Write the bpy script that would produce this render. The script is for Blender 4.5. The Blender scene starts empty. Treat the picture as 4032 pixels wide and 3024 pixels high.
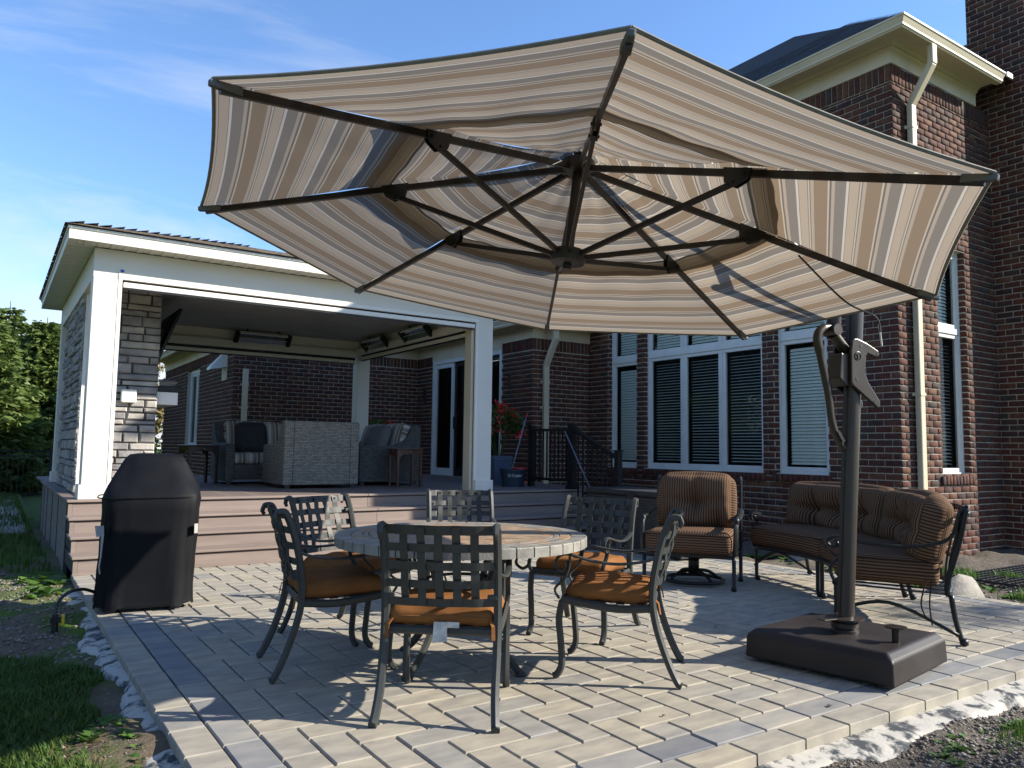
import bpy, math, random
import numpy as np
from mathutils import Vector, Matrix
random.seed(7); RNG = np.random.default_rng(7)
scene = bpy.context.scene
col = scene.collection
R = math.radians
# ------------------------------------------------------------------ camera
CAM_H = 1.2
YAW, PITCH, ROLL = R(33.91), R(4.888), R(0.807)
fwd = Vector((math.sin(YAW)*math.cos(PITCH), math.cos(YAW)*math.cos(PITCH), math.sin(PITCH)))
rgt = Vector((math.cos(YAW), -math.sin(YAW), 0)); upv = rgt.cross(fwd)
r2 = math.cos(ROLL)*rgt+math.sin(ROLL)*upv; u2 = -math.sin(ROLL)*rgt+math.cos(ROLL)*upv
cd = bpy.data.cameras.new('camera'); cd.sensor_width = 36; cd.lens = 3044.3/4032*36
cd.clip_start = 0.05; cd.clip_end = 2000
cam = bpy.data.objects.new('camera', cd); col.objects.link(cam)
mw = Matrix.Identity(4)
for i, v in enumerate((r2, u2, -fwd)):
    for j in range(3): mw[j][i] = v[j]
mw[2][3] = CAM_H
cam.matrix_world = mw; scene.camera = cam
F_PX = 3044.3/4032*1024
def project(p):
    d = Vector(p)-Vector((0, 0, CAM_H)); z = d.dot(fwd)
    if z <= .05: return None
    return (512+F_PX*d.dot(r2)/z, 384-F_PX*d.dot(u2)/z, z)
# ------------------------------------------------------------------ sky, sun, exposure
SUN_AZ, SUN_EL = R(-35.5), R(29.0)          # azimuth from +X, towards the sun
world = bpy.data.worlds.new('World'); scene.world = world; world.use_nodes = True
wn, wl = world.node_tree.nodes, world.node_tree.links; wn.clear()
def wnode(t, **k):
    n = wn.new(t)
    for a, b in k.items(): setattr(n, a, b)
    return n
wo = wnode('ShaderNodeOutputWorld'); bg = wnode('ShaderNodeBackground'); bg.inputs[1].default_value = 0.12
sky = wnode('ShaderNodeTexSky'); sky.sky_type = 'NISHITA'; sky.sun_disc = False
sky.sun_elevation = SUN_EL; sky.sun_rotation = math.pi/2-SUN_AZ
sky.altitude = 200; sky.air_density = 1.0; sky.dust_density = 0.1; sky.ozone_density = 3.5
tc = wnode('ShaderNodeTexCoord')
sep = wnode('ShaderNodeSeparateXYZ'); wl.new(tc.outputs['Generated'], sep.inputs[0])
# cirrus: project the direction onto a flat layer, warp and stretch it
addz = wnode('ShaderNodeMath', operation='ADD'); wl.new(sep.outputs[2], addz.inputs[0]); addz.inputs[1].default_value = .16
vdiv = wnode('ShaderNodeVectorMath', operation='DIVIDE'); comb = wnode('ShaderNodeCombineXYZ')
for i in range(3): wl.new(addz.outputs[0], comb.inputs[i])
wl.new(tc.outputs['Generated'], vdiv.inputs[0]); wl.new(comb.outputs[0], vdiv.inputs[1])
mp = wnode('ShaderNodeMapping'); mp.inputs['Rotation'].default_value = (0, 0, R(-52)); mp.inputs['Scale'].default_value = (.55, 1.9, 1)
mp.inputs['Location'].default_value = (3.1, 1.35, 0)
wl.new(vdiv.outputs[0], mp.inputs[0])
n1 = wnode('ShaderNodeTexNoise'); n1.inputs['Scale'].default_value = 1.15; n1.inputs['Detail'].default_value = 9; n1.inputs['Roughness'].default_value = .58; n1.inputs['Distortion'].default_value = .55
wl.new(mp.outputs[0], n1.inputs['Vector'])
rp = wnode('ShaderNodeValToRGB'); rp.color_ramp.elements[0].position = .53; rp.color_ramp.elements[1].position = .88
rp.color_ramp.elements[0].color = (0, 0, 0, 1); rp.color_ramp.elements[1].color = (.85, .85, .85, 1)
wl.new(n1.outputs[0], rp.inputs[0])
# low puffy bank near the horizon
mp2 = wnode('ShaderNodeMapping'); mp2.inputs['Scale'].default_value = (2.2, 2.2, 5.5); mp2.inputs['Location'].default_value = (.7, .2, .1)
wl.new(tc.outputs['Generated'], mp2.inputs[0])
n2 = wnode('ShaderNodeTexNoise'); n2.inputs['Scale'].default_value = 1.5; n2.inputs['Detail'].default_value = 8; n2.inputs['Roughness'].default_value = .55
wl.new(mp2.outputs[0], n2.inputs['Vector'])
hz = wnode('ShaderNodeMapRange'); hz.inputs[1].default_value = .10; hz.inputs[2].default_value = .42; hz.inputs[3].default_value = .30; hz.inputs[4].default_value = -.16
wl.new(sep.outputs[2], hz.inputs[0])
ad2 = wnode('ShaderNodeMath', operation='ADD'); wl.new(n2.outputs[0], ad2.inputs[0]); wl.new(hz.outputs[0], ad2.inputs[1])
rp2 = wnode('ShaderNodeValToRGB'); rp2.color_ramp.elements[0].position = .56; rp2.color_ramp.elements[1].position = .86
rp2.color_ramp.elements[0].color = (0, 0, 0, 1); rp2.color_ramp.elements[1].color = (.9, .9, .9, 1)
wl.new(ad2.outputs[0], rp2.inputs[0])
mx = wnode('ShaderNodeMath', operation='MAXIMUM'); wl.new(rp.outputs[0], mx.inputs[0]); wl.new(rp2.outputs[0], mx.inputs[1])
tint = wnode('ShaderNodeMix', data_type='RGBA', blend_type='MULTIPLY'); tint.inputs[0].default_value = 1
wl.new(sky.outputs[0], tint.inputs[6]); tint.inputs[7].default_value = (.90, 1.0, 1.12, 1)
cm = wnode('ShaderNodeMix', data_type='RGBA'); wl.new(mx.outputs[0], cm.inputs[0]); wl.new(tint.outputs[2], cm.inputs[6]); cm.inputs[7].default_value = (3.6, 3.8, 4.1, 1)
wl.new(cm.outputs[2], bg.inputs[0]); wl.new(bg.outputs[0], wo.inputs[0])
sd = bpy.data.lights.new('sun', 'SUN'); sd.energy = 4.7; sd.angle = R(.5); sd.color = (1, .93, .80)
sun = bpy.data.objects.new('sun', sd); col.objects.link(sun)
SDIR = Vector((math.cos(SUN_EL)*math.cos(SUN_AZ), math.cos(SUN_EL)*math.sin(SUN_AZ), math.sin(SUN_EL)))
sun.rotation_euler = (-SDIR).to_track_quat('-Z', 'Y').to_euler(); sun.location = (20, -12, 18)
vs = scene.view_settings; vs.view_transform = 'Standard'; vs.look = 'None'; vs.exposure = 1.12; vs.gamma = 1; vs.use_curve_mapping = False
scene.render.engine = 'CYCLES'
# ------------------------------------------------------------------ helpers
class MB:
    def __init__(s): s.v, s.f, s.uv = [], [], None
    def add(s, vs, fs):
        o = len(s.v); s.v += [tuple(p) for p in vs]; s.f += [tuple(i+o for i in f) for f in fs]; return s
    def box(s, x0, x1, y0, y1, z0, z1):
        return s.add([(x0, y0, z0), (x1, y0, z0), (x1, y1, z0), (x0, y1, z0), (x0, y0, z1), (x1, y0, z1), (x1, y1, z1), (x0, y1, z1)],
                     [(0, 3, 2, 1), (4, 5, 6, 7), (0, 1, 5, 4), (1, 2, 6, 5), (2, 3, 7, 6), (3, 0, 4, 7)])
    def bar(s, p, q, w, h, up=(0, 0, 1), w2=None, h2=None):
        p, q = Vector(p), Vector(q); d = (q-p).normalized(); u = Vector(up)
        a = d.cross(u)
        if a.length < 1e-4: a = d.cross(Vector((0, 1, 0)))
        a.normalize(); b = a.cross(d).normalized()
        w2 = w if w2 is None else w2; h2 = h if h2 is None else h2
        vs = []
        for c, ww, hh in ((p, w, h), (q, w2, h2)):
            for x, y in ((-1, -1), (1, -1), (1, 1), (-1, 1)): vs.append(c+a*(x*ww/2)+b*(y*hh/2))
        return s.add(vs, [(0, 3, 2, 1), (4, 5, 6, 7), (0, 1, 5, 4), (1, 2, 6, 5), (2, 3, 7, 6), (3, 0, 4, 7)])
    def tube(s, pts, r, n=8, sx=1, sy=1, up=(0, 0, 1), closed=False):
        pts = [Vector(p) for p in pts]; m = len(pts)
        rs = r if isinstance(r, (list, tuple)) else [r]*m
        rings, prev = [], None
        for i, p in enumerate(pts):
            if closed: d = pts[(i+1) % m]-pts[i-1]
            else: d = pts[min(i+1, m-1)]-pts[max(i-1, 0)]
            d.normalize()
            if prev is None:
                a = d.cross(Vector(up))
                if a.length < 1e-3: a = d.cross(Vector((0, 1, 0)))
            else: a = prev-d*prev.dot(d)
            a.normalize(); prev = a; b = a.cross(d)
            rings.append([p+a*(math.cos(2*math.pi*(k+.5)/n)*rs[i]*sx)+b*(math.sin(2*math.pi*(k+.5)/n)*rs[i]*sy) for k in range(n)])
        vs = [v for g in rings for v in g]; fs = []
        for i in range(m if closed else m-1):
            for k in range(n):
                a0, a1 = i*n+k, i*n+(k+1) % n; b0, b1 = ((i+1) % m)*n+k, ((i+1) % m)*n+(k+1) % n
                fs.append((a0, b0, b1, a1))
        if not closed: fs += [tuple(range(n)), tuple(range((m-1)*n+n-1, (m-1)*n-1, -1))]
        return s.add(vs, fs)
    def lathe(s, prof, n=24, c=(0, 0, 0)):
        vs, fs = [], []
        for r, z in prof:
            for k in range(n):
                t = 2*math.pi*k/n; vs.append((c[0]+r*math.cos(t), c[1]+r*math.sin(t), c[2]+z))
        m = len(prof)
        for i in range(m-1):
            for k in range(n): fs.append((i*n+k, i*n+(k+1) % n, (i+1)*n+(k+1) % n, (i+1)*n+k))
        fs += [tuple(range(n-1, -1, -1)), tuple(range((m-1)*n, m*n))]
        return s.add(vs, fs)
    def prism(s, poly, fn, d0, d1):
        n = len(poly); vs = [fn(p, d0) for p in poly]+[fn(p, d1) for p in poly]
        fs = [tuple(range(n-1, -1, -1)), tuple(range(n, 2*n))]+[(i, (i+1) % n, n+(i+1) % n, n+i) for i in range(n)]
        return s.add(vs, fs)
    def xf(s, m):
        s.v = [tuple(m @ Vector(p)) for p in s.v]; return s
    def mesh(s, name, mat=None, smooth=False, uv=False):
        me = bpy.data.meshes.new(name); me.from_pydata(s.v, [], s.f)
        if s.uv is not None:
            l = me.uv_layers.new(name='UVMap'); l.data.foreach_set('uv', np.asarray(s.uv, 'f').ravel())
        if mat is not None: me.materials.append(mat)
        if smooth: me.polygons.foreach_set('use_smooth', [True]*len(me.polygons))
        me.update(); return me
    def build(s, name, mat, parent=None, loc=(0, 0, 0), rz=0, smooth=False, bevel=0, seg=2, subsurf=0, auto=None):
        o = obj(name, s.mesh(name, mat, smooth), parent, loc, rz)
        if bevel:
            b = o.modifiers.new('bevel', 'BEVEL'); b.width = bevel; b.segments = seg; b.limit_method = 'ANGLE'; b.angle_limit = R(40)
        if subsurf:
            b = o.modifiers.new('subsurf', 'SUBSURF'); b.levels = subsurf; b.render_levels = subsurf
        if auto: o.data.polygons.foreach_set('use_smooth', [True]*len(o.data.polygons)); o.data.set_sharp_from_angle(angle=R(auto))
        return o
WORLD = {}
def obj(name, me, parent=None, loc=(0, 0, 0), rz=0):
    o = bpy.data.objects.new(name, me); col.objects.link(o); o.location = loc
    if rz: o.rotation_euler.z = rz
    if parent is not None:
        o.parent = parent
        if parent.name in WORLD: o.location = Vector(loc)-parent.location
    return o
def tag(o, label, cat, group=None):
    o['label'] = label; o['category'] = cat
    if group: o['group'] = group
    return o
def thing(name, label, cat, loc=(0, 0, 0), rz=0, group=None, world=False):
    o = bpy.data.objects.new(name, None); o.empty_display_size = .1; col.objects.link(o); o.location = loc; o.rotation_euler.z = rz
    if world: WORLD[o.name] = 1
    return tag(o, label, cat, group)
def struct(o, kind='structure'): o['kind'] = kind; return o
def copy_tree(o, parent=None):
    c = o.copy(); col.objects.link(c); c.parent = parent
    for ch in o.children: copy_tree(ch, c)
    return c
def npmesh(name, V, Fq, mat, uv=None):
    """V (n,3), Fq (m,k) index array -> mesh, fast"""
    V = np.asarray(V, 'f'); Fq = np.asarray(Fq, 'i'); m, k = Fq.shape
    me = bpy.data.meshes.new(name); me.vertices.add(len(V)); me.vertices.foreach_set('co', V.ravel())
    me.loops.add(m*k); me.loops.foreach_set('vertex_index', Fq.ravel())
    me.polygons.add(m); me.polygons.foreach_set('loop_start', np.arange(0, m*k, k, dtype='i'))
    me.materials.append(mat); me.update(calc_edges=True); me.validate(); return me
# ------------------------------------------------------------------ materials
def nt(name):
    m = bpy.data.materials.new(name); m.use_nodes = True; t = m.node_tree; t.nodes.clear()
    out = t.nodes.new('ShaderNodeOutputMaterial'); p = t.nodes.new('ShaderNodeBsdfPrincipled'); t.links.new(p.outputs[0], out.inputs[0])
    return m, t, p, out
def ramp(t, stops, interp='LINEAR'):
    r = t.nodes.new('ShaderNodeValToRGB'); cr = r.color_ramp; cr.interpolation = interp
    while len(cr.elements) < len(stops): cr.elements.new(.5)
    for e, (p, c) in zip(cr.elements, stops): e.position = p; e.color = (*c, 1)
    return r
def pos(t, scale=(1, 1, 1), local=False):
    if local: g = t.nodes.new('ShaderNodeTexCoord'); o = g.outputs['Object']
    else: g = t.nodes.new('ShaderNodeNewGeometry'); o = g.outputs['Position']
    m = t.nodes.new('ShaderNodeMapping'); m.inputs['Scale'].default_value = scale; t.links.new(o, m.inputs[0]); return m.outputs[0]
def noise(t, vec, scale, detail=4, rough=.55, dist=0):
    n = t.nodes.new('ShaderNodeTexNoise'); n.inputs['Scale'].default_value = scale; n.inputs['Detail'].default_value = detail
    n.inputs['Roughness'].default_value = rough; n.inputs['Distortion'].default_value = dist
    if vec is not None: t.links.new(vec, n.inputs['Vector'])
    return n.outputs[0]
def mathn(t, op, a, b=None, c=None):
    n = t.nodes.new('ShaderNodeMath'); n.operation = op
    for i, x in enumerate((a, b, c)):
        if x is None: continue
        if isinstance(x, (int, float)): n.inputs[i].default_value = x
        else: t.links.new(x, n.inputs[i])
    return n.outputs[0]
def mixc(t, fac, a, b, blend='MIX'):
    n = t.nodes.new('ShaderNodeMix'); n.data_type = 'RGBA'; n.blend_type = blend
    for i, x in ((0, fac), (6, a), (7, b)):
        if isinstance(x, (int, float)): n.inputs[i].default_value = x
        elif isinstance(x, tuple): n.inputs[i].default_value = (*x[:3], 1)
        else: t.links.new(x, n.inputs[i])
    return n.outputs[2]
def bump(t, p, h, strength, dist=.01):
    b = t.nodes.new('ShaderNodeBump'); b.inputs['Strength'].default_value = strength; b.inputs['Distance'].default_value = dist
    t.links.new(h, b.inputs['Height']); t.links.new(b.outputs[0], p.inputs['Normal'])
def rnd(t):
    """a random number per object and per loose piece"""
    a = t.nodes.new('ShaderNodeObjectInfo').outputs['Random']; b = t.nodes.new('ShaderNodeNewGeometry').outputs['Random Per Island']
    return mathn(t, 'FRACT', mathn(t, 'ADD', mathn(t, 'MULTIPLY', a, 7.31), b))
def mat(name, c1, c2=None, scale=4, rough=.6, bmp=0, bscale=60, metal=0, spec=.5, pal=None, stretch=(1, 1, 1), local=False, vary=0, bdist=.01, rvar=.1, detail=5, sheen=0):
    m, t, p, _ = nt(name); v = pos(t, stretch, local)
    c2 = c2 or tuple(x*.8 for x in c1)
    nz = noise(t, v, scale, detail)
    fac = ramp(t, [(.35, (0, 0, 0)), (.65, (1, 1, 1))]); t.links.new(nz, fac.inputs[0])
    if pal:
        r = rnd(t); pr = ramp(t, [((i+.5)/len(pal), c) for i, c in enumerate(pal)]); t.links.new(r, pr.inputs[0])
        base = pr.outputs[0]; base = mixc(t, fac.outputs[0], base, mixc(t, 1.0, base, c2, 'MULTIPLY'))
    else: base = mixc(t, fac.outputs[0], c1, c2)
    if vary:
        h = t.nodes.new('ShaderNodeHueSaturation'); t.links.new(base, h.inputs['Color'])
        t.links.new(mathn(t, 'MULTIPLY_ADD', rnd(t), 2*vary, 1-vary), h.inputs['Value']); base = h.outputs[0]
    t.links.new(base, p.inputs['Base Color']); p.inputs['Metallic'].default_value = metal
    p.inputs['Specular IOR Level'].default_value = spec
    t.links.new(mathn(t, 'MULTIPLY_ADD', nz, rvar*2, rough-rvar), p.inputs['Roughness'])
    if sheen: p.inputs['Sheen Weight'].default_value = sheen
    if bmp: bump(t, p, noise(t, v, bscale, 5, .6), bmp, bdist)
    return m
K = {}
K['brick'] = mat('brick', (1, 1, 1), (.62, .58, .60), 22, .85, .4, 90, pal=[(.088, .031, .022), (.112, .040, .026), (.066, .031, .026), (.128, .054, .032), (.052, .033, .032), (.098, .035, .025), (.145, .070, .038), (.076, .030, .023), (.060, .046, .038), (.104, .042, .029)], bdist=.006, spec=.25)
K['mortar'] = mat('mortar', (.50, .45, .37), (.37, .335, .275), 30, .95, .7, 160, spec=.2)
K['paver'] = mat('paver', (1, 1, 1), (.70, .71, .75), 5.0, .85, .5, 240, pal=[(.375, .335, .262), (.345, .312, .252), (.39, .345, .266), (.325, .299, .252), (.365, .325, .254), (.295, .280, .252), (.385, .337, .257), (.35, .315, .254)], stretch=(1, 2.6, 1), bdist=.003, spec=.25, detail=9)
K['paver_slate'] = mat('paver_slate', (1, 1, 1), (.72, .76, .84), 4, .8, .45, 240, pal=[(.175, .174, .178), (.34, .315, .268), (.22, .216, .212), (.28, .267, .245), (.19, .188, .19), (.35, .318, .265), (.25, .242, .23)], stretch=(1, 2.6, 1), bdist=.003, spec=.25, detail=9)
K['joint_sand'] = mat('joint_sand', (.028, .026, .027), (.06, .056, .054), 60, .95, .8, 300)
K['soil'] = mat('soil', (.075, .060, .045), (.19, .155, .115), 26, .95, 1, 90, bdist=.03, detail=12)
K['pebble'] = mat('pebble', (1, 1, 1), (.7, .7, .7), 30, .9, .4, 120, pal=[(.17, .145, .115), (.25, .22, .18), (.12, .105, .09), (.32, .29, .245), (.20, .165, .13), (.14, .13, .12)])
K['concrete'] = None
K['white'] = mat('white_trim', (.72, .685, .605), (.69, .655, .575), 2, .55, .05, 300, spec=.4)
K['white_metal'] = mat('white_metal', (.78, .755, .69), (.75, .72, .66), 2, .35, spec=.5)
K['cream'] = mat('cream_trim', (.56, .485, .345), (.50, .43, .30), 2.5, .5, .05, 200, spec=.45)
K['vinyl'] = mat('window_vinyl', (.62, .63, .60), (.55, .56, .54), 4, .45, .05, 200)
K['slat'] = mat('blind_slat', (.78, .82, .78), (.74, .78, .74), 5, .5)
K['unlit_room_paint'] = mat('unlit_room_paint', (.012, .013, .014), (.02, .02, .02), 2, .9)  # near-black colour stands in for the darkness of unlit rooms
K['deck'] = mat('composite_board', (.19, .148, .130), (.15, .115, .10), 6, .62, .35, 60, stretch=(6, .25, 1), bdist=.003, spec=.35, vary=.10, detail=8)
K['deck_x'] = mat('composite_riser', (.245, .192, .165), (.20, .155, .132), 6, .62, .35, 60, stretch=(.25, 6, 3), bdist=.003, spec=.35, vary=.06, detail=8)
K['deck_dark'] = mat('nosing_shade_paint', (.045, .028, .03), None, 6, .7)  # dark colour painted for the shade under the tread nosings
K['skirt'] = mat('skirt_panel', (.19, .175, .155), (.145, .135, .12), 5, .8, .3, 80, stretch=(1, 1, 3), vary=.08)
K['skirt_post'] = mat('skirt_post', (.04, .042, .045), None, 5, .7)
K['stone'] = mat('ledge_stone', (1, 1, 1), (.60, .60, .62), 6, .9, .6, 26, pal=[(.40, .375, .34), (.31, .295, .28), (.46, .43, .385), (.35, .335, .315), (.25, .242, .238), (.43, .40, .36)], bdist=.012, spec=.2, detail=8)
K['stone_joint'] = mat('stone_joint', (.03, .03, .03), (.06, .058, .055), 20, .95)
K['ceiling'] = mat('ceiling_board', (.42, .41, .385), (.38, .37, .35), 3, .5)
K['black_gloss'] = mat('black_gloss', (.006, .006, .007), None, 3, .4, spec=.3)
K['black_metal'] = mat('black_metal', (.006, .006, .007), (.009, .009, .010), 8, .45, .1, 120, spec=.35)
K['chrome'] = mat('reflector', (.55, .56, .58), (.4, .41, .43), 8, .22, metal=1)
K['shingle'] = mat('shingle', (1, 1, 1), (.6, .6, .6), 14, .95, .8, 120, pal=[(.17, .135, .105), (.12, .10, .085), (.21, .17, .13), (.15, .125, .10)])
K['shingle_dark'] = mat('shingle_dark', (1, 1, 1), (.6, .6, .6), 14, .95, .8, 120, pal=[(.018, .02, .024), (.026, .028, .034), (.034, .036, .042), (.014, .016, .02)])
K['alu'] = mat('cast_aluminium', (.036, .039, .037), (.029, .032, .031), 9, .50, .12, 260, spec=.4, rvar=.06)
K['alu_black'] = mat('black_aluminium', (.007, .009, .010), (.010, .012, .013), 12, .38, .1, 200, spec=.35)
K['umb'] = mat('bronze_metal', (.016, .011, .009), (.021, .015, .012), 10, .36, .06, 200, spec=.4)
K['umb_light'] = mat('bronze_powdercoat', (.034, .026, .021), (.029, .022, .018), 10, .34, .06, 240, spec=.45)
K['base'] = mat('umbrella_base_plastic', (.018, .0135, .012), (.030, .024, .022), 3.5, .5, .25, 340, spec=.3, detail=9, bdist=.002)
K['plastic_black'] = mat('black_plastic', (.012, .012, .013), None, 5, .4)
K['cushion'] = mat('rust_cushion', (.225, .098, .034), (.18, .076, .027), 7, .9, .35, 420, spec=.08, bdist=.003)
K['cover'] = mat('grill_cover', (.0035, .0040, .0060), (.005, .0055, .0075), 6, .6, .25, 500, spec=.15, bdist=.002)
K['grey_tape'] = mat('grey_strap', (.34, .34, .33), (.28, .28, .27), 12, .8)
K['brass'] = mat('yellow_handle', (.62, .40, .02), None, 5, .4)
K['blue_tape'] = mat('blue_tape', (.02, .09, .42), None, 5, .6)
K['teal_pot'] = mat('slate_blue_planter', (.085, .115, .185), (.07, .095, .155), 5, .5)
K['bucket'] = mat('dark_teal_bucket', (.010, .026, .042), (.012, .03, .048), 5, .4)
K['red'] = mat('red_plastic', (.42, .018, .015), None, 5, .35)
K['print'] = mat('white_print', (.7, .72, .72), None, 5, .5)
K['mop'] = mat('mop_handle', (.16, .19, .26), (.14, .165, .22), 9, .35)
K['wood'] = mat('rosewood', (.085, .024, .012), (.05, .014, .008), 6, .28, .1, 40, stretch=(4, 4, .6), spec=.55)
K['wood_dark'] = mat('dark_wood', (.022, .010, .008), (.014, .007, .006), 6, .3, stretch=(4, 4, .6))
K['pillow'] = mat('charcoal_pillow', (.050, .050, .054), (.04, .04, .044), 9, .9, .4, 400, spec=.1)
K['pillow_grey'] = mat('grey_pillow', (.155, .15, .155), (.13, .127, .13), 9, .9, .4, 400, spec=.1)
K['bark'] = mat('bark', (.085, .062, .045), (.05, .038, .03), 12, .95, 1, 40, bdist=.03)
K['flower'] = mat('red_petal', (.62, .022, .028), (.50, .012, .02), 8, .6, vary=.2)
K['rock'] = mat('field_stone', (.30, .275, .23), (.22, .20, .17), 6, .9, .7, 40)
K['mesh_pipe'] = mat('black_grate', (.02, .02, .022), None, 5, .6)
K['paper'] = mat('paper_tag', (.55, .54, .51), (.34, .34, .33), 25, .7, .4, 60)
def leafmat(name, pal, trans=.35, rough=.55):
    m, t, p, out = nt(name); r = rnd(t)
    pr = ramp(t, [((i+.5)/len(pal), c) for i, c in enumerate(pal)]); t.links.new(r, pr.inputs[0])
    t.links.new(pr.outputs[0], p.inputs['Base Color']); p.inputs['Roughness'].default_value = rough; p.inputs['Specular IOR Level'].default_value = .3
    tr = t.nodes.new('ShaderNodeBsdfTranslucent'); t.links.new(pr.outputs[0], tr.inputs[0])
    ms = t.nodes.new('ShaderNodeMixShader'); ms.inputs[0].default_value = trans
    t.links.new(p.outputs[0], ms.inputs[1]); t.links.new(tr.outputs[0], ms.inputs[2]); t.links.new(ms.outputs[0], out.inputs[0]); return m
K['grass'] = leafmat('grass_blade', [(.035, .085, .012), (.055, .115, .018), (.075, .14, .022), (.045, .10, .016), (.13, .14, .035), (.06, .12, .018)])
K['straw'] = leafmat('dry_grass', [(.22, .16, .07), (.17, .12, .055), (.13, .13, .04), (.26, .2, .1)], .2)
K['weed'] = leafmat('weed_leaf', [(.06, .13, .025), (.085, .17, .03), (.05, .11, .02), (.11, .19, .04)])
K['spruce'] = leafmat('spruce_needle', [(.075, .12, .028), (.11, .165, .036), (.14, .20, .05), (.09, .14, .03), (.17, .21, .06)], .3)
K['leaf'] = leafmat('tree_leaf', [(.045, .09, .018), (.065, .125, .022), (.085, .15, .03), (.05, .10, .02)])
K['begonia'] = leafmat('begonia_leaf', [(.05, .10, .02), (.08, .14, .03), (.04, .08, .02), (.16, .15, .04)])
def m_concrete():
    m, t, p, _ = nt('edging_mortar'); v = pos(t)
    a = noise(t, v, 9, 7, .6, .4); f = ramp(t, [(.40, (0, 0, 0)), (.50, (1, 1, 1))]); t.links.new(a, f.inputs[0])
    b = noise(t, v, 60, 5); g = mixc(t, b, (.47, .445, .395), (.36, .34, .305))
    t.links.new(mixc(t, f.outputs[0], (.055, .06, .066), g), p.inputs['Base Color']); p.inputs['Roughness'].default_value = .95
    p.inputs['Specular IOR Level'].default_value = .2
    bump(t, p, mathn(t, 'ADD', a, mathn(t, 'MULTIPLY', noise(t, v, 70, 6, .65), .5)), .35, .015); return m
K['concrete'] = m_concrete()
def m_glass():
    m, t, p, out = nt('window_glass'); t.nodes.remove(p)
    tr = t.nodes.new('ShaderNodeBsdfTransparent'); tr.inputs[0].default_value = (.92, .97, .95, 1)
    gl = t.nodes.new('ShaderNodeBsdfGlossy'); gl.inputs['Roughness'].default_value = .01
    fr = t.nodes.new('ShaderNodeFresnel'); fr.inputs[0].default_value = 1.36
    ms = t.nodes.new('ShaderNodeMixShader'); t.links.new(fr.outputs[0], ms.inputs[0]); t.links.new(tr.outputs[0], ms.inputs[1]); t.links.new(gl.outputs[0], ms.inputs[2])
    t.links.new(ms.outputs[0], out.inputs[0]); return m
K['glass'] = m_glass()
STRIPE = [(0, (.190, .140, .095)), (.21, (.40, .365, .31)), (.245, (.105, .092, .082)), (.285, (.325, .285, .235)), (.35, (.150, .140, .130)), (.56, (.47, .45, .41)), (.61, (.13, .115, .105)), (.625, (.345, .295, .235)), (.80, (.135, .118, .105)), (.815, (.40, .365, .31)), (.845, (.12, .105, .095)), (.865, (.325, .285, .235)), (.93, (.190, .140, .095))]
def m_canopy():
    m, t, p, out = nt('striped_canopy'); uv = t.nodes.new('ShaderNodeUVMap'); uv.uv_map = 'UVMap'
    s = t.nodes.new('ShaderNodeSeparateXYZ'); t.links.new(uv.outputs[0], s.inputs[0])
    r = ramp(t, STRIPE, 'CONSTANT'); t.links.new(mathn(t, 'FRACT', s.outputs[1]), r.inputs[0])
    mpn = t.nodes.new('ShaderNodeMapping'); mpn.inputs['Scale'].default_value = (40, 60, 1); t.links.new(uv.outputs[0], mpn.inputs[0])
    nz = noise(t, mpn.outputs[0], 1.5, 3); c = mixc(t, mathn(t, 'MULTIPLY', nz, .5), r.outputs[0], (.22, .20, .175))
    t.links.new(c, p.inputs['Base Color']); p.inputs['Roughness'].default_value = .9; p.inputs['Specular IOR Level'].default_value = .1
    tr = t.nodes.new('ShaderNodeBsdfTranslucent'); t.links.new(mixc(t, 1.0, c, (1, .95, .90), 'MULTIPLY'), tr.inputs[0])
    ms = t.nodes.new('ShaderNodeMixShader'); ms.inputs[0].default_value = .52
    t.links.new(p.outputs[0], ms.inputs[1]); t.links.new(tr.outputs[0], ms.inputs[2]); t.links.new(ms.outputs[0], out.inputs[0]); return m
K['canopy'] = m_canopy()
def m_stripe(name, stops, freq, axis=0, stops_interp='CONSTANT', wob=.0, bmp=.25):
    """stripes across the UV of a cushion (u in metres)"""
    m, t, p, out = nt(name); uv = t.nodes.new('ShaderNodeUVMap'); uv.uv_map = 'UVMap'
    s = t.nodes.new('ShaderNodeSeparateXYZ'); t.links.new(uv.outputs[0], s.inputs[0])
    r = ramp(t, stops, stops_interp); t.links.new(mathn(t, 'FRACT', mathn(t, 'MULTIPLY', s.outputs[axis], freq)), r.inputs[0])
    nz = noise(t, pos(t), 9, 4); c = mixc(t, mathn(t, 'MULTIPLY', nz, .35), r.outputs[0], (.10, .07, .05))
    t.links.new(c, p.inputs['Base Color']); p.inputs['Roughness'].default_value = .9; p.inputs['Specular IOR Level'].default_value = .08
    bump(t, p, noise(t, pos(t), 300, 3), bmp, .003); return m
K['tan_stripe'] = m_stripe('brown_ticking', [(0, (.034, .018, .012)), (.42, (.185, .105, .058)), (.92, (.08, .044, .026))], 44)
K['wide_stripe'] = m_stripe('taupe_awning_stripe', [(0, (.40, .37, .33)), (.30, (.15, .125, .105)), (.48, (.52, .49, .45)), (.55, (.21, .185, .16)), (.72, (.36, .33, .29)), (.86, (.60, .58, .54))], 4.6)
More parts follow.
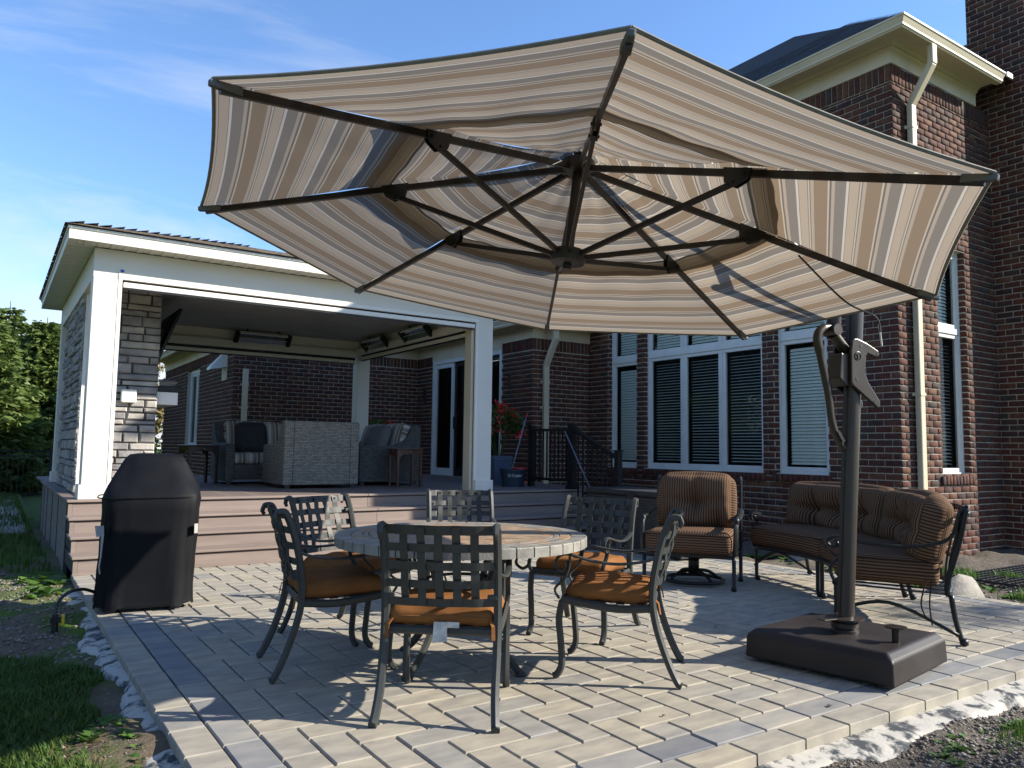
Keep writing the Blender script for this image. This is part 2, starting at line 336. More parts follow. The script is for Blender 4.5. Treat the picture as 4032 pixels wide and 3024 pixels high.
def m_wicker(name, c1, c2, sc=1.0):
    m, t, p, _ = nt(name); g = t.nodes.new('ShaderNodeTexCoord'); s = t.nodes.new('ShaderNodeSeparateXYZ'); t.links.new(g.outputs['Object'], s.inputs[0])
    cb = t.nodes.new('ShaderNodeCombineXYZ'); t.links.new(mathn(t, 'ADD', s.outputs[0], s.outputs[1]), cb.inputs[0]); t.links.new(s.outputs[2], cb.inputs[1])
    b = t.nodes.new('ShaderNodeTexBrick'); t.links.new(cb.outputs[0], b.inputs['Vector']); b.inputs['Scale'].default_value = 1/sc
    b.inputs['Brick Width'].default_value = .052; b.inputs['Row Height'].default_value = .021; b.inputs['Mortar Size'].default_value = .0035; b.inputs['Mortar Smooth'].default_value = .6
    b.inputs['Color1'].default_value = (*c1, 1); b.inputs['Color2'].default_value = (*[x*.55 for x in c1], 1); b.inputs['Mortar'].default_value = (*c2, 1)
    nz = noise(t, cb.outputs[0], 22, 4); c = mixc(t, mathn(t, 'MULTIPLY', nz, .55), b.outputs['Color'], c2)
    t.links.new(c, p.inputs['Base Color']); p.inputs['Roughness'].default_value = .6
    bump(t, p, mathn(t, 'SUBTRACT', 1.0, b.outputs['Fac']), .9, .006); return m
K['wicker'] = m_wicker('grey_wicker', (.46, .41, .33), (.06, .052, .042))
K['wicker_dark'] = m_wicker('dark_wicker', (.17, .16, .145), (.022, .021, .020))
K['wicker_black'] = m_wicker('black_wicker', (.055, .053, .050), (.006, .006, .006), 1.5)
K['hem'] = mat('canopy_hem', (.20, .18, .155), (.16, .145, .125), 20, .9)
def m_tile():
    m, t, p, _ = nt('slate_tile'); v = pos(t); r = rnd(t)
    pr = ramp(t, [(.0, (.33, .185, .075)), (.18, (.42, .25, .12)), (.36, (.24, .17, .11)), (.5, (.47, .31, .17)), (.64, (.25, .225, .19)), (.8, (.38, .20, .085)), (1, (.44, .33, .22))]); t.links.new(r, pr.inputs[0])
    nz = noise(t, v, 14, 6); t.links.new(mixc(t, mathn(t, 'MULTIPLY', nz, .8), pr.outputs[0], (.21, .17, .13)), p.inputs['Base Color']); p.inputs['Roughness'].default_value = .45
    bump(t, p, noise(t, v, 60, 5), .3, .004); return m
K['tile'] = m_tile()
K['tile_grey'] = mat('grey_stone_tile', (1, 1, 1), (.7, .7, .7), 16, .5, .3, 80, pal=[(.24, .225, .20), (.30, .285, .25), (.20, .19, .175), (.27, .25, .22)])
K['grout'] = mat('tile_grout', (.09, .08, .07), None, 20, .9)
# ------------------------------------------------------------------ ground
def m_ground():
    m, t, p, _ = nt('lawn_and_soil'); v = pos(t); a = noise(t, v, .9, 8, .65); b = noise(t, v, 14, 8, .7)
    f = ramp(t, [(.47, (0, 0, 0)), (.56, (1, 1, 1))]); t.links.new(a, f.inputs[0])
    soil = mixc(t, b, (.075, .058, .042), (.20, .16, .115)); grs = mixc(t, b, (.045, .085, .014), (.10, .16, .03))
    t.links.new(mixc(t, f.outputs[0], soil, grs), p.inputs['Base Color']); p.inputs['Roughness'].default_value = .95; p.inputs['Specular IOR Level'].default_value = .15
    bump(t, p, b, .8, .04); return m
K['ground'] = m_ground()
def m_lawn_far():
    m, t, p, _ = nt('far_lawn'); v = pos(t); b = noise(t, v, 10, 9, .7); a = noise(t, v, .35, 4)
    t.links.new(mixc(t, mathn(t, 'MULTIPLY', a, b), (.055, .105, .018), (.15, .20, .045)), p.inputs['Base Color']); p.inputs['Roughness'].default_value = .95
    bump(t, p, b, 1, .06); return m
K['far'] = m_lawn_far()
g = MB(); g.add([(-300, -300, -.17), (300, -300, -.17), (300, 300, -.17), (-300, 300, -.17)], [(0, 1, 2, 3)])
struct(g.build('ground', K['far']))
def hf(x, y):   # relief of the loose soil
    return .018*math.sin(3.1*x+1.7*y)+.014*math.sin(5.3*x-4.1*y+1)+.010*math.sin(11*x+7*y)+.008*math.sin(17*y-9*x+2)
def relief(name, x0, x1, y0, y1, zf, m, st=.09):
    nx, ny = int((x1-x0)/st)+1, int((y1-y0)/st)+1
    xs, ys = np.linspace(x0, x1, nx), np.linspace(y0, y1, ny); X, Y = np.meshgrid(xs, ys, indexing='ij')
    Z = np.vectorize(zf)(X, Y)+RNG.normal(0, .004, X.shape)
    idx = np.arange(nx*ny).reshape(nx, ny)
    Fq = np.stack([idx[:-1, :-1], idx[1:, :-1], idx[1:, 1:], idx[:-1, 1:]], -1).reshape(-1, 4)
    me = npmesh(name, np.stack([X, Y, Z], -1).reshape(-1, 3), Fq, m); me.polygons.foreach_set('use_smooth', [True]*len(me.polygons))
    return struct(obj(name, me))
zl = lambda x, y: -.075+hf(x, y)-max(0, (-x-3))*.01+(.012*min(0, x-.3) if x < .3 else 0)
zr = lambda x, y: -.080+hf(x, y)
relief('lawn', -7, .70, .6, 24, zl, K['ground'])
relief('soil_bed', .70, 9.5, -.6, 2.12, zr, K['soil'])
relief('soil_border', 7.08, 13.5, 2.12, 11.0, lambda x, y: -.085+hf(x, y)*1.3+.03*max(0, math.sin(2.2*y+x)), K['soil'])
# ------------------------------------------------------------------ patio
A = .158; PX0, PY0, PX1, PY1 = .69, 2.10, 7.15, 8.30
bed = struct(MB().box(PX0+.01, PX1-.01, PY0+.01, PY1, -.14, -.024).build('patio', K['joint_sand']))
pav = []      # (x0,x1,y0,y1,material)
def border_run(fixed0, along0, along1, axis, off, m):
    q = along0-off
    while q < along1:
        a0, a1 = max(q, along0), min(q+2*A, along1)
        if a1-a0 > .05: pav.append((fixed0, fixed0+A, a0, a1, m) if axis == 'y' else (a0, a1, fixed0, fixed0+A, m))
        q += 2*A
border_run(PX0, PY0, PY1, 'y', .10, 'paver'); border_run(PX0+A, PY0+A, PY1, 'y', .21, 'paver_slate')
border_run(PY0, PX0+A, PX1, 'x', .12, 'paver'); border_run(PY0+A, PX0+2*A, PX1, 'x', .02, 'paver_slate')
border_run(PX1-A, PY0+2*A, PY1, 'y', .0, 'paver'); border_run(PX1-2*A, PY0+2*A, PY1, 'y', .15, 'paver_slate')
ix0, iy0, ix1, iy1 = PX0+2*A, PY0+2*A, PX1-2*A, PY1
for i in range(-2, int((ix1-ix0)/A)+3):
    for j in range(-2, int((iy1-iy0)/A)+3):
        k = (i+j+2) % 4
        if k == 0: r = (i, i+2, j, j+1)
        elif k == 2: r = (i, i+1, j, j+2)
        else: continue
        x0, x1 = max(ix0+r[0]*A, ix0), min(ix0+r[1]*A, ix1); y0, y1 = max(iy0+r[2]*A, iy0), min(iy0+r[3]*A, iy1)
        if x1-x0 > .04 and y1-y0 > .04: pav.append((x0, x1, y0, y1, 'paver'))
def paver_geo(w, h, g=.0052, c=.005, d=.055):
    w, h = w/2-g, h/2-g; vs = []
    for (a, b, z) in ((w, h, -d), (w, h, -c*.8), (w-c, h-c, 0)): vs += [(-a, -b, z), (a, -b, z), (a, b, z), (-a, b, z)]
    fs = [(8, 9, 10, 11)]
    for r in (0, 4):
        for k in range(4): fs.append((r+k, r+(k+1) % 4, r+4+(k+1) % 4, r+4+k))
    return vs, fs
def area_px(p, w, h, n='z'):
    q = project(p)
    if q is None or not (-20 < q[0] < 1044 and -20 < q[1] < 788): return 0
    return 1/q[2]**2
def sel(items, key, n=300):
    s = sorted(range(len(items)), key=lambda i: -key(items[i])); return set(s[:n]), s[n:]
near, rest = sel(pav, lambda r: area_px(((r[0]+r[1])/2, (r[2]+r[3])/2, 0), 1, 1)*min(1, (r[1]-r[0])*(r[3]-r[2])/.04))
cache = {}
for i in near:
    x0, x1, y0, y1, m = pav[i]; w, h = x1-x0, y1-y0; key = (round(w, 3), round(h, 3), m)
    if key not in cache:
        b = MB(); b.add(*paver_geo(w, h)); cache[key] = b.mesh('paver', K[m])
    o = obj('paver', cache[key], bed, ((x0+x1)/2, (y0+y1)/2, random.uniform(-.0015, .0015)))
    o.rotation_euler = (random.gauss(0, .003), random.gauss(0, .003), random.gauss(0, .002))
for m in ('paver', 'paver_slate'):
    b = MB()
    for i in rest:
        x0, x1, y0, y1, mm = pav[i]
        if mm != m: continue
        vs, fs = paver_geo(x1-x0, y1-y0); dz = random.uniform(-.0015, .0015)
        b.add([(v[0]+(x0+x1)/2, v[1]+(y0+y1)/2, v[2]+dz) for v in vs], fs)
    struct(b.build('distant_pavers', K[m], bed), 'stuff')
# mortar haunch along the open edges
def haunch(name, p0, p1, out, width, wob, m, lbl):
    p0, p1, out = Vector(p0), Vector(p1), Vector(out); L = (p1-p0).length; n = int(L/.035); rows = 7
    V, Fq = [], []
    ph = random.uniform(0, 9)
    for i in range(n+1):
        s = L*i/n; w = width+wob*(.7*math.sin(s*3.1+ph)+.5*math.sin(s*8.7+2*ph)+.25*math.sin(s*23+ph)+random.uniform(-.12, .12))
        w = max(.02, w); c = p0.lerp(p1, i/n)
        for k in range(rows):
            t = k/(rows-1); z = -.046-.016*t-.045*max(0, t-.8)/.2+random.uniform(-.0025, .0025)
            q = c+out*(w*t-.005); V.append((q.x, q.y, z))
    for i in range(n):
        for k in range(rows-1): a = i*rows+k; Fq.append((a, a+1, a+rows+1, a+rows))
    me = npmesh(name, V, Fq, m); me.polygons.foreach_set('use_smooth', [True]*len(me.polygons)); o = struct(obj(name, me)); o['label'] = lbl; return o
haunch('mortar_edging', (PX0, 7.7, 0), (PX0, 1.95, 0), (-1, 0, 0), .10, .055, K['concrete'], 'patchy whitish mortar edging along the lawn side of the patio')
haunch('mortar_edging', (PX0-.1, PY0, 0), (PX1+.1, PY0, 0), (0, -1, 0), .17, .035, K['concrete'], 'rough pale mortar edging along the front of the patio')
# ------------------------------------------------------------------ brick house
class Fr:
    """wall frame: origin, u along the wall, n outwards"""
    def __init__(s, o, u, n): s.o, s.u, s.n = Vector((*o, 0)), Vector((*u, 0)), Vector((*n, 0))
    def P(s, u, d, z): v = s.o+s.u*u+s.n*d; return (v.x, v.y, z)
    def box(s, b, u0, u1, d0, d1, z0, z1):
        c = [s.P(u, d, z) for z in (z0, z1) for (u, d) in ((u0, d0), (u1, d0), (u1, d1), (u0, d1))]
        fs = [(0, 3, 2, 1), (4, 5, 6, 7), (0, 1, 5, 4), (1, 2, 6, 5), (2, 3, 7, 6), (3, 0, 4, 7)]
        if s.u.cross(s.n).z < 0: fs = [tuple(reversed(f)) for f in fs]
        b.add(c, fs)
    def sweep(s, b, prof, u0, u1, s0=0, s1=0):
        n = len(prof); vs = [s.P(u0-s0*d, d, z) for d, z in prof]+[s.P(u1+s1*d, d, z) for d, z in prof]
        b.add(vs, [tuple(range(n)), tuple(range(2*n-1, n-1, -1))]+[(i, n+i, n+(i+1) % n, (i+1) % n) for i in range(n)])
    def rot(s): return math.atan2(s.u.y, s.u.x)
house = thing('brick_house', 'dark red brick house with cream trim behind the patio', 'house', (8.45, 4.807, 0), world=True)
BL, BC, BJ = .1985, .0766, .0135
BRICKS = []
def brick_wall(fr, length, z0, z1, holes=(), soldier=None, phase=0, depth=.12, back=True, name='wall', zbase=0.0, mort=True, parent=None):
    us = sorted({0, length, *[h[0] for h in holes], *[h[1] for h in holes]}); zs = sorted({z0, z1, *[h[2] for h in holes], *[h[3] for h in holes]})
    b = MB(); D0 = -.008
    for i in range(len(us)-1):
        for j in range(len(zs)-1):
            uc, zc = (us[i]+us[i+1])/2, (zs[j]+zs[j+1])/2
            if any(h[0] < uc < h[1] and h[2] < zc < h[3] for h in holes): continue
            b.add([fr.P(us[i], D0, zs[j]), fr.P(us[i+1], D0, zs[j]), fr.P(us[i+1], D0, zs[j+1]), fr.P(us[i], D0, zs[j+1])], [(0, 1, 2, 3)])
    for h in holes:
        c = [(h[0], h[2]), (h[1], h[2]), (h[1], h[3]), (h[0], h[3])]
        for k in range(4):
            (ua, za), (ub, zb) = c[k], c[(k+1) % 4]
            b.add([fr.P(ua, D0, za), fr.P(ub, D0, zb), fr.P(ub, -depth, zb), fr.P(ua, -depth, za)], [(0, 1, 2, 3)])
    w = parent or b.build(name, K['mortar'], house)
    if parent is not None:
        pass
    r0 = int(math.floor((z0-zbase)/BC)); r1 = int(math.ceil((z1-zbase)/BC))
    for r in range(r0, r1):
        za, zb = max(zbase+r*BC, z0)+BJ/2, min(zbase+(r+1)*BC, z1)-BJ/2
        if soldier and zb > soldier+.02:
            if za < soldier-.02: zb = soldier-BJ/2
            else: continue
        if zb-za < .02: continue
        zc = (za+zb)/2; q = -(r % 2)*BL/2-phase % BL-BL
        hs = sorted([h for h in holes if h[2] < zc < h[3]])
        while q < length:
            a0, a1 = max(q, 0)+BJ/2, min(q+BL, length)-BJ/2; q += BL
            segs = [(a0, a1)]
            for h in hs:
                ns = []
                for s0, s1 in segs:
                    if h[1] <= s0 or h[0] >= s1: ns.append((s0, s1)); continue
                    if s0 < h[0]: ns.append((s0, h[0]-.001))
                    if s1 > h[1]: ns.append((h[1]+.001, s1))
                segs = ns
            for s0, s1 in segs:
                if s1-s0 > .022: BRICKS.append((w, fr, s0, s1, za, zb, 0))
    if soldier:
        q = 0
        while q < length-.03:
            c = q+BC/2
            if not any(h[0] < c < h[1] and h[3] > soldier+.05 for h in holes):
                BRICKS.append((w, fr, q+BJ/2, min(q+BC, length)-BJ/2, soldier+BJ/2, z1-BJ/2, 0))
            q += BC
    return w
def rowlock(w, fr, u0, u1, z0, z1, d=.028):
    q = u0
    while q < u1-.03: BRICKS.append((w, fr, q+BJ/2, min(q+BC, u1)-BJ/2, z0, z1, d)); q += BC
def window(fr, u0, u1, z0, z1, rec, cols, zbar, open_=(), flip=False):
    """recessed window: cols = list of (ua,ub) sash spans, zbar = transom bar height"""
    f = MB(); d0, d1 = -rec-.05, -rec+.02
    fw = .035
    fr.box(f, u0, u1, d0, d1, z0, z0+fw); fr.box(f, u0, u1, d0, d1, z1-fw, z1); fr.box(f, u0, u0+fw, d0, d1, z0+fw, z1-fw); fr.box(f, u1-fw, u1, d0, d1, z0+fw, z1-fw)
    fr.box(f, u0+fw, u1-fw, d0, d1+.004, zbar-.035, zbar+.035)
    for a, b_ in zip(cols[:-1], cols[1:]):
        fr.box(f, a[1], b_[0], d0, d1-.003, z0+fw, z1-fw)
    win = f.build('window', K['vinyl'], house)
    bk = MB(); fr.box(bk, u0, u1, -rec-.75, -rec-.70, z0, z1); fr.box(bk, u0-.02, u0, -rec-.75, -rec-.05, z0, z1); fr.box(bk, u1, u1+.02, -rec-.75, -rec-.05, z0, z1); bk.build('painted_dark_box', K['unlit_room_paint'], win)  # box behind the panes, room darkness put into its colour
    for ci, (a, b_) in enumerate(cols):
        for (za, zb, up) in ((z0+fw, zbar-.035, 0), (zbar+.035, z1-fw, 1)):
            s = MB(); sw = .052
            fr.box(s, a, b_, d0+.012, d1-.012, za, za+sw); fr.box(s, a, b_, d0+.012, d1-.012, zb-sw, zb); fr.box(s, a, a+sw, d0+.012, d1-.012, za+sw, zb-sw); fr.box(s, b_-sw, b_, d0+.012, d1-.012, za+sw, zb-sw)
            s.build('sash', K['vinyl'], win, bevel=.004)
            p = MB(); dg = (d0+d1)/2; p.add([fr.P(a+sw, dg, za+sw), fr.P(b_-sw, dg, za+sw), fr.P(b_-sw, dg, zb-sw), fr.P(a+sw, dg, zb-sw)], [(0, 1, 2, 3) if fr.u.cross(fr.n).z < 0 else (3, 2, 1, 0)])
            p.build('pane', K['glass'], win)
            tl = R(18) if (open_ and open_[ci] and not up) else R(58)
            wdt = (b_-a)-2*sw-.03; pitch = .043; hw = .0235
            key = ('slat', round(wdt, 3), round(tl, 2))
            if key not in cache:
                sl = MB(); co, si = math.cos(tl), math.sin(tl); vs = []
                for x in (-wdt/2, wdt/2):
                    for t_ in (-1, -.33, .33, 1): vs.append((x, hw*t_*co, -hw*t_*si+.003*(1-t_*t_)))
                sl.add(vs, [(0, 1, 5, 4), (1, 2, 6, 5), (2, 3, 7, 6)]); cache[key] = sl.mesh('slat', K['slat'])
            n = int((zb-za-2*sw-.06)/pitch)
            for k in range(n):
                o = obj('slat', cache[key], win, fr.P((a+b_)/2, d0-.045, za+sw+.05+k*pitch)); o.rotation_euler.z = fr.rot()+(math.pi if flip else 0)
    return win
# window wall (faces -X)
W1 = Fr((8.45, 4.757), (0, 1), (-1, 0)); y_ = lambda Y: Y-4.757
ZT = 3.75
h1 = [(y_(5.66), y_(6.42), .95, ZT), (y_(6.62), y_(8.86), .95, ZT), (y_(9.03), y_(9.70), .95, ZT)]
w = brick_wall(W1, y_(10.2), -.25, 5.76, h1, soldier=5.55, name='window_wall')
for a, b_, *_ in h1: rowlock(w, W1, a-.04, b_+.04, .845, .945)
for hh in h1:   # visible jambs (face -Y)
    J = Fr((8.45, 4.757+hh[1]), (1, 0), (0, -1)); brick_wall(J, .10, hh[2], hh[3], parent=w)
window(W1, h1[0][0], h1[0][1], .95, ZT, .09, [(h1[0][0]+.035, h1[0][1]-.035)], 2.705)
a, b_ = h1[1][:2]; cw = (b_-a-.07-.05)/3
window(W1, a, b_, .95, ZT, .09, [(a+.035+i*(cw+.025), a+.035+i*(cw+.025)+cw) for i in range(3)], 2.70, open_=(1, 1, 1))
window(W1, h1[2][0], h1[2][1], .95, ZT, .09, [(h1[2][0]+.035, h1[2][1]-.035)], 2.68)
# gable return (faces -Y) with a tall window
W2 = Fr((8.45, 4.757), (1, 0), (0, -1)); x_ = lambda X: X-8.45
h2 = [(x_(9.33), x_(9.99), .97, ZT)]
w = brick_wall(W2, x_(10.82), -.25, 5.76, h2, soldier=5.55, phase=BL/2, name='end_wall')
rowlock(w, W2, h2[0][0]-.06, h2[0][1]+.06, .865, .965)
J = Fr((9.99, 4.757), (0, 1), (-1, 0)); brick_wall(J, .10, .97, ZT, parent=w)
window(W2, h2[0][0], h2[0][1], .97, ZT, .09, [(h2[0][0]+.035, h2[0][1]-.035)], 2.74, open_=(1,), flip=True)
# chimney
CY0 = 4.28
C1 = Fr((10.78, CY0), (0, 1), (-1, 0)); w = brick_wall(C1, 4.99-CY0, -.25, 9.2, name='chimney', phase=.03)
C2 = Fr((10.78, CY0), (1, 0), (0, -1)); brick_wall(C2, 1.5, -.25, 9.2, name='chimney_front', phase=.12)
MB().box(10.80, 12.28, CY0+.02, 4.985, -.25, 9.19).build('chimney_core', K['mortar'], house)
C3 = Fr((10.775, 4.985), (0, 1), (-1, 0)); brick_wall(C3, .09, 5.8, 6.83, name='chimney_shoulder')
# low wing
W4 = Fr((7.264, 10.2), (1, 0), (0, -1)); brick_wall(W4, 8.47-7.264, -.25, 3.04, soldier=2.84, name='return_wall')
W5 = Fr((7.264, 10.2), (0, 1), (-1, 0)); brick_wall(W5, 4.12, .3, 3.04, [(.92, 3.42, .66, 2.93)], soldier=2.84, phase=BL/2, name='door_wall')
W6 = Fr((3.57, 14.3), (1, 0), (0, -1)); brick_wall(W6, 7.284-3.57, -.2, 3.04, soldier=2.84, name='back_wall')
W7 = Fr((3.57, 14.3), (0, 1), (-1, 0)); w7 = brick_wall(W7, 6.6, -.2, 3.04, [(2.73, 3.97, 1.18, 2.88)], soldier=2.84, phase=BL/2, name='side_wall')
rowlock(w7, W7, 2.68, 4.02, 1.085, 1.175)
window(W7, 2.73, 3.97, 1.18, 2.88, .09, [(2.765, 3.335), (3.36, 3.935)], 2.80)
# emit bricks
def brick_geo(w_, h_, d=0):
    g_ = .005; vs = []
    for (a_, b_, y0) in ((0, 0, -.014), (0, 0, .0015+d), (g_, g_, .0065+d)):
        vs += [(-w_/2+a_, y0, -h_/2+b_), (w_/2-a_, y0, -h_/2+b_), (w_/2-a_, y0, h_/2-b_), (-w_/2+a_, y0, h_/2-b_)]
    fs = [(8, 9, 10, 11)]
    for r in (0, 4):
        for k in range(4): fs.append((r+k, r+(k+1) % 4, r+4+(k+1) % 4, r+4+k))
    return vs, fs
CAN = [(631, 41), (212, 86), (200, 211), (359, 292), (545, 334), (743, 341), (939, 301), (996, 180)]
def in_can(q):
    c = False; n = len(CAN)
    for i in range(n):
        (x1, y1), (x2, y2) = CAN[i], CAN[(i+1) % n]
        if (y1 > q[1]) != (y2 > q[1]) and q[0] < (x2-x1)*(q[1]-y1)/(y2-y1)+x1: c = not c
    return c
def brick_key(t):
    p = t[1].P((t[2]+t[3])/2, 0, (t[4]+t[5])/2); q = project(p)
    if q is None or not (0 < q[0] < 1024 and 0 < q[1] < 620) or in_can(q): return 0
    v = Vector((0, 0, CAM_H))-Vector(p); v.normalize(); c = max(0, v.dot(t[1].n))
    return (t[3]-t[2])*(t[5]-t[4])*c/q[2]**2
near, rest = sel(BRICKS, brick_key)
for i in near:
    w, fr, u0, u1, z0, z1, d = BRICKS[i]; key = ('b', round(u1-u0, 3), round(z1-z0, 3), d)
    if key not in cache:
        b = MB(); b.add(*brick_geo(u1-u0, z1-z0, d)); cache[key] = b.mesh('brick', K['brick'])
    o = obj('brick', cache[key], w, fr.P((u0+u1)/2, 0, (z0+z1)/2))
    # local x = u, local y = outward: mirror where needed by scale
    o.rotation_euler.z = fr.rot()
    if Vector((-fr.u.y, fr.u.x, 0)).dot(fr.n) < 0: o.scale.y = -1
groups = {}
for i in rest: groups.setdefault(BRICKS[i][0].name, []).append(BRICKS[i])
for wn_, lst in groups.items():
    V = np.zeros((len(lst), 12, 3), 'f')
    for n_, (w, fr, u0, u1, z0, z1, d) in enumerate(lst):
        vs, fs = brick_geo(u1-u0, z1-z0, d); uc, zc = (u0+u1)/2, (z0+z1)/2; dj = random.uniform(-.002, .002)
        for k, (x, y, z) in enumerate(vs):
            jx, jz = (random.uniform(-.0018, .0018), random.uniform(-.0018, .0018)) if k >= 4 else (0, 0)
            V[n_, k] = fr.P(uc+x+jx, y+(dj if k >= 4 else 0), zc+z+jz)
    fq = np.array(fs, 'i')[None]+np.arange(len(lst), dtype='i')[:, None, None]*12
    me = npmesh('brick_field', V.reshape(-1, 3), fq.reshape(-1, 4), K['brick'])
    struct(obj('brick_field', me, bpy.data.objects[wn_]), 'stuff')
# cornice, gutters, downspouts
def eave(fr, u0, u1, zf, s0, s1, ov=.27, m='cream', g0=None, g1=None):
    b = MB()
    fr.sweep(b, [(.0, zf-.002), (.022, zf), (.022, zf+.16), (.05, zf+.18), (.05, zf+.20), (.085, zf+.225), (ov-.03, zf+.225), (ov-.03, zf+.21), (ov, zf+.21), (ov, zf+.34), (0, zf+.34)], u0, u1, s0, s1)
    b.build('cornice', K[m], house)
    g = MB()
    fr.sweep(g, [(ov+.002, zf+.185), (ov+.065, zf+.185), (ov+.075, zf+.20), (ov+.085, zf+.205), (ov+.085, zf+.225), (ov+.115, zf+.285), (ov+.125, zf+.29), (ov+.125, zf+.31), (ov+.112, zf+.31), (ov+.10, zf+.29), (ov+.002, zf+.29)], u0, u1, s0, s1)
    g.build('gutter', K[m], house)
def shingles(fr, u0, u1, s0, s1, d0, z0, pitch, rows, m, name='shingle_field', parent=None, ex=.145):
    """overlapping shingle courses; s0/s1 = hip (1), square (0) at the two ends"""
    b = MB(); cp, sp = math.cos(pitch), math.sin(pitch)
    for r in range(rows):
        a0 = r*ex; d_lo = d0-a0*cp; z_lo = z0+a0*sp
        ua, ub = u0+s0*a0*cp, u1-s1*a0*cp
        if ub-ua < .1: break
        q = ua-random.uniform(0, .2)
        while q < ub:
            w_ = random.uniform(.12, .30); x0, x1 = max(q, ua), min(q+w_, ub); q += w_
            if x1-x0 < .02: continue
            t = random.choice((.006, .007, .010)); up = ex*1.25
            P0 = lambda u, a, h: fr.P(u, d_lo-a*cp-h*sp*-1*0, z_lo+a*sp+h)
            b.add([P0(x0+.002, 0, 0), P0(x1-.002, 0, 0), P0(x1-.002, 0, t), P0(x0+.002, 0, t), P0(x1-.002, up, .002), P0(x0+.002, up, .002)], [(0, 1, 2, 3), (3, 2, 4, 5)])
    o = b.build(name, K[m], parent); return struct(o, 'stuff')
eave(W1, 0, y_(13.0), 5.757, 1, 0); eave(W2, 0, x_(10.42), 5.757, 1, 0)
eave(W4, 0, 1.18, 3.03, 1, 0); eave(W5, 0, 4.1, 3.03, 1, -1); eave(W6, 0, 3.69, 3.03, 1, -1); eave(W7, 0, 6.6, 3.03, 1, 0)
roof = MB(); E = .36
zr0 = 5.757+.30; e = .34
def hipzone(x, y): return 0
P33 = R(36)
roof.add([(8.45-e, 4.757-e, zr0), (8.45-e, 13, zr0), (8.45+4.5, 13, zr0+4.84*math.tan(P33)), (8.45+4.5, 4.757+4.5, zr0+4.84*math.tan(P33))], [(3, 2, 1, 0)])
roof.add([(8.45-e, 4.757-e, zr0), (13.0, 4.757-e+.0, zr0), (13.0, 4.757+4.5, zr0+4.84*math.tan(P33)), (8.45+4.5, 4.757+4.5, zr0+4.84*math.tan(P33))], [(0, 1, 2, 3)])
rf = roof.build('roof', K['shingle_dark'], house)
shingles(W1, -e, 8.0, 1, 0, e+.02, zr0+.006, P33, 16, 'shingle_dark', parent=rf)
lr = MB(); zl0 = 3.03+.30; q = math.tan(R(22))
lr.add([(7.264-e, 10.2-e, zl0), (8.6, 10.2-e, zl0), (8.6, 14, zl0+4.1*q), (7.264+3.76, 14, zl0+4.1*q)], [(0, 1, 2, 3)])
lr.add([(7.264-e, 10.2-e, zl0), (7.264-e, 14.3-e, zl0), (11.1, 14.3+3.5, zl0+4.17*q), (11.1, 14.0, zl0+4.17*q)], [(3, 2, 1, 0)])
lr.add([(3.57-e, 14.3-e, zl0), (7.264-e, 14.3-e, zl0), (11.1, 18.5, zl0+4.5*q), (7.6, 18.5, zl0+4.5*q)], [(0, 1, 2, 3)])
lr.add([(3.57-e, 14.3-e, zl0), (3.57-e, 20.9, zl0), (7.6, 20.9, zl0+4.37*q), (7.6, 18.3, zl0+4.37*q)], [(3, 2, 1, 0)])
lr.build('low_roof', K['shingle_dark'], house)
MB().box(9.42, 12.2, 5.75, 12.9, -.2, 5.7).build('inner_wall', K['unlit_room_paint'], house)
MB().box(8.46, 8.60, 10.2, 13.4, 3.2, 5.75).build('sun_block_wall', K['mortar'], house)  # unseen wall added to block sun that would reach the back wall
def downspout(fr, u, zt, ov=.27, w_=.10, z0=-.05, elbow=True):
    b = MB(); d = .07
    f = fr
    pts = [f.P(u, .02+d/2, z0), f.P(u, .02+d/2, zt-.62)]
    prof = []
    def seg(p, q): b.bar(p, q, w_, d, up=tuple(f.n))
    seg(pts[0], pts[1])
    if elbow:
        e1 = f.P(u+.0, ov+.045, zt-.22); seg(f.P(u, .02+d/2, zt-.63), e1); seg(f.P(u, ov+.045, zt-.235), f.P(u, ov+.045, zt+.0))
    sp = b.build('downspout', K['cream'], house, bevel=.012)
    for zz in (1.9, zt-.9):
        s = MB(); f.box(s, u-.075, u+.075, .002, .014, zz-.02, zz+.02); f.box(s, u-.056, u+.056, .014, .096, zz-.018, zz+.018); s.build('bracket', K['cream'], sp)
downspout(W2, x_(8.775), 5.757+.19); downspout(W4, .225, 3.03+.19); downspout(W6, .20, 3.03+.19, elbow=False)
# flashing block where the gutter dies into the chimney
MB().box(10.46, 10.60, 4.36, 4.38, 6.03, 6.09).build('step_flashing', K['white_metal'], house)
HK = 1.10      # the house stands this much farther out than first paced off
def HS(p): return (p[0]*HK, p[1]*HK, CAM_H+(p[2]-CAM_H)*HK)
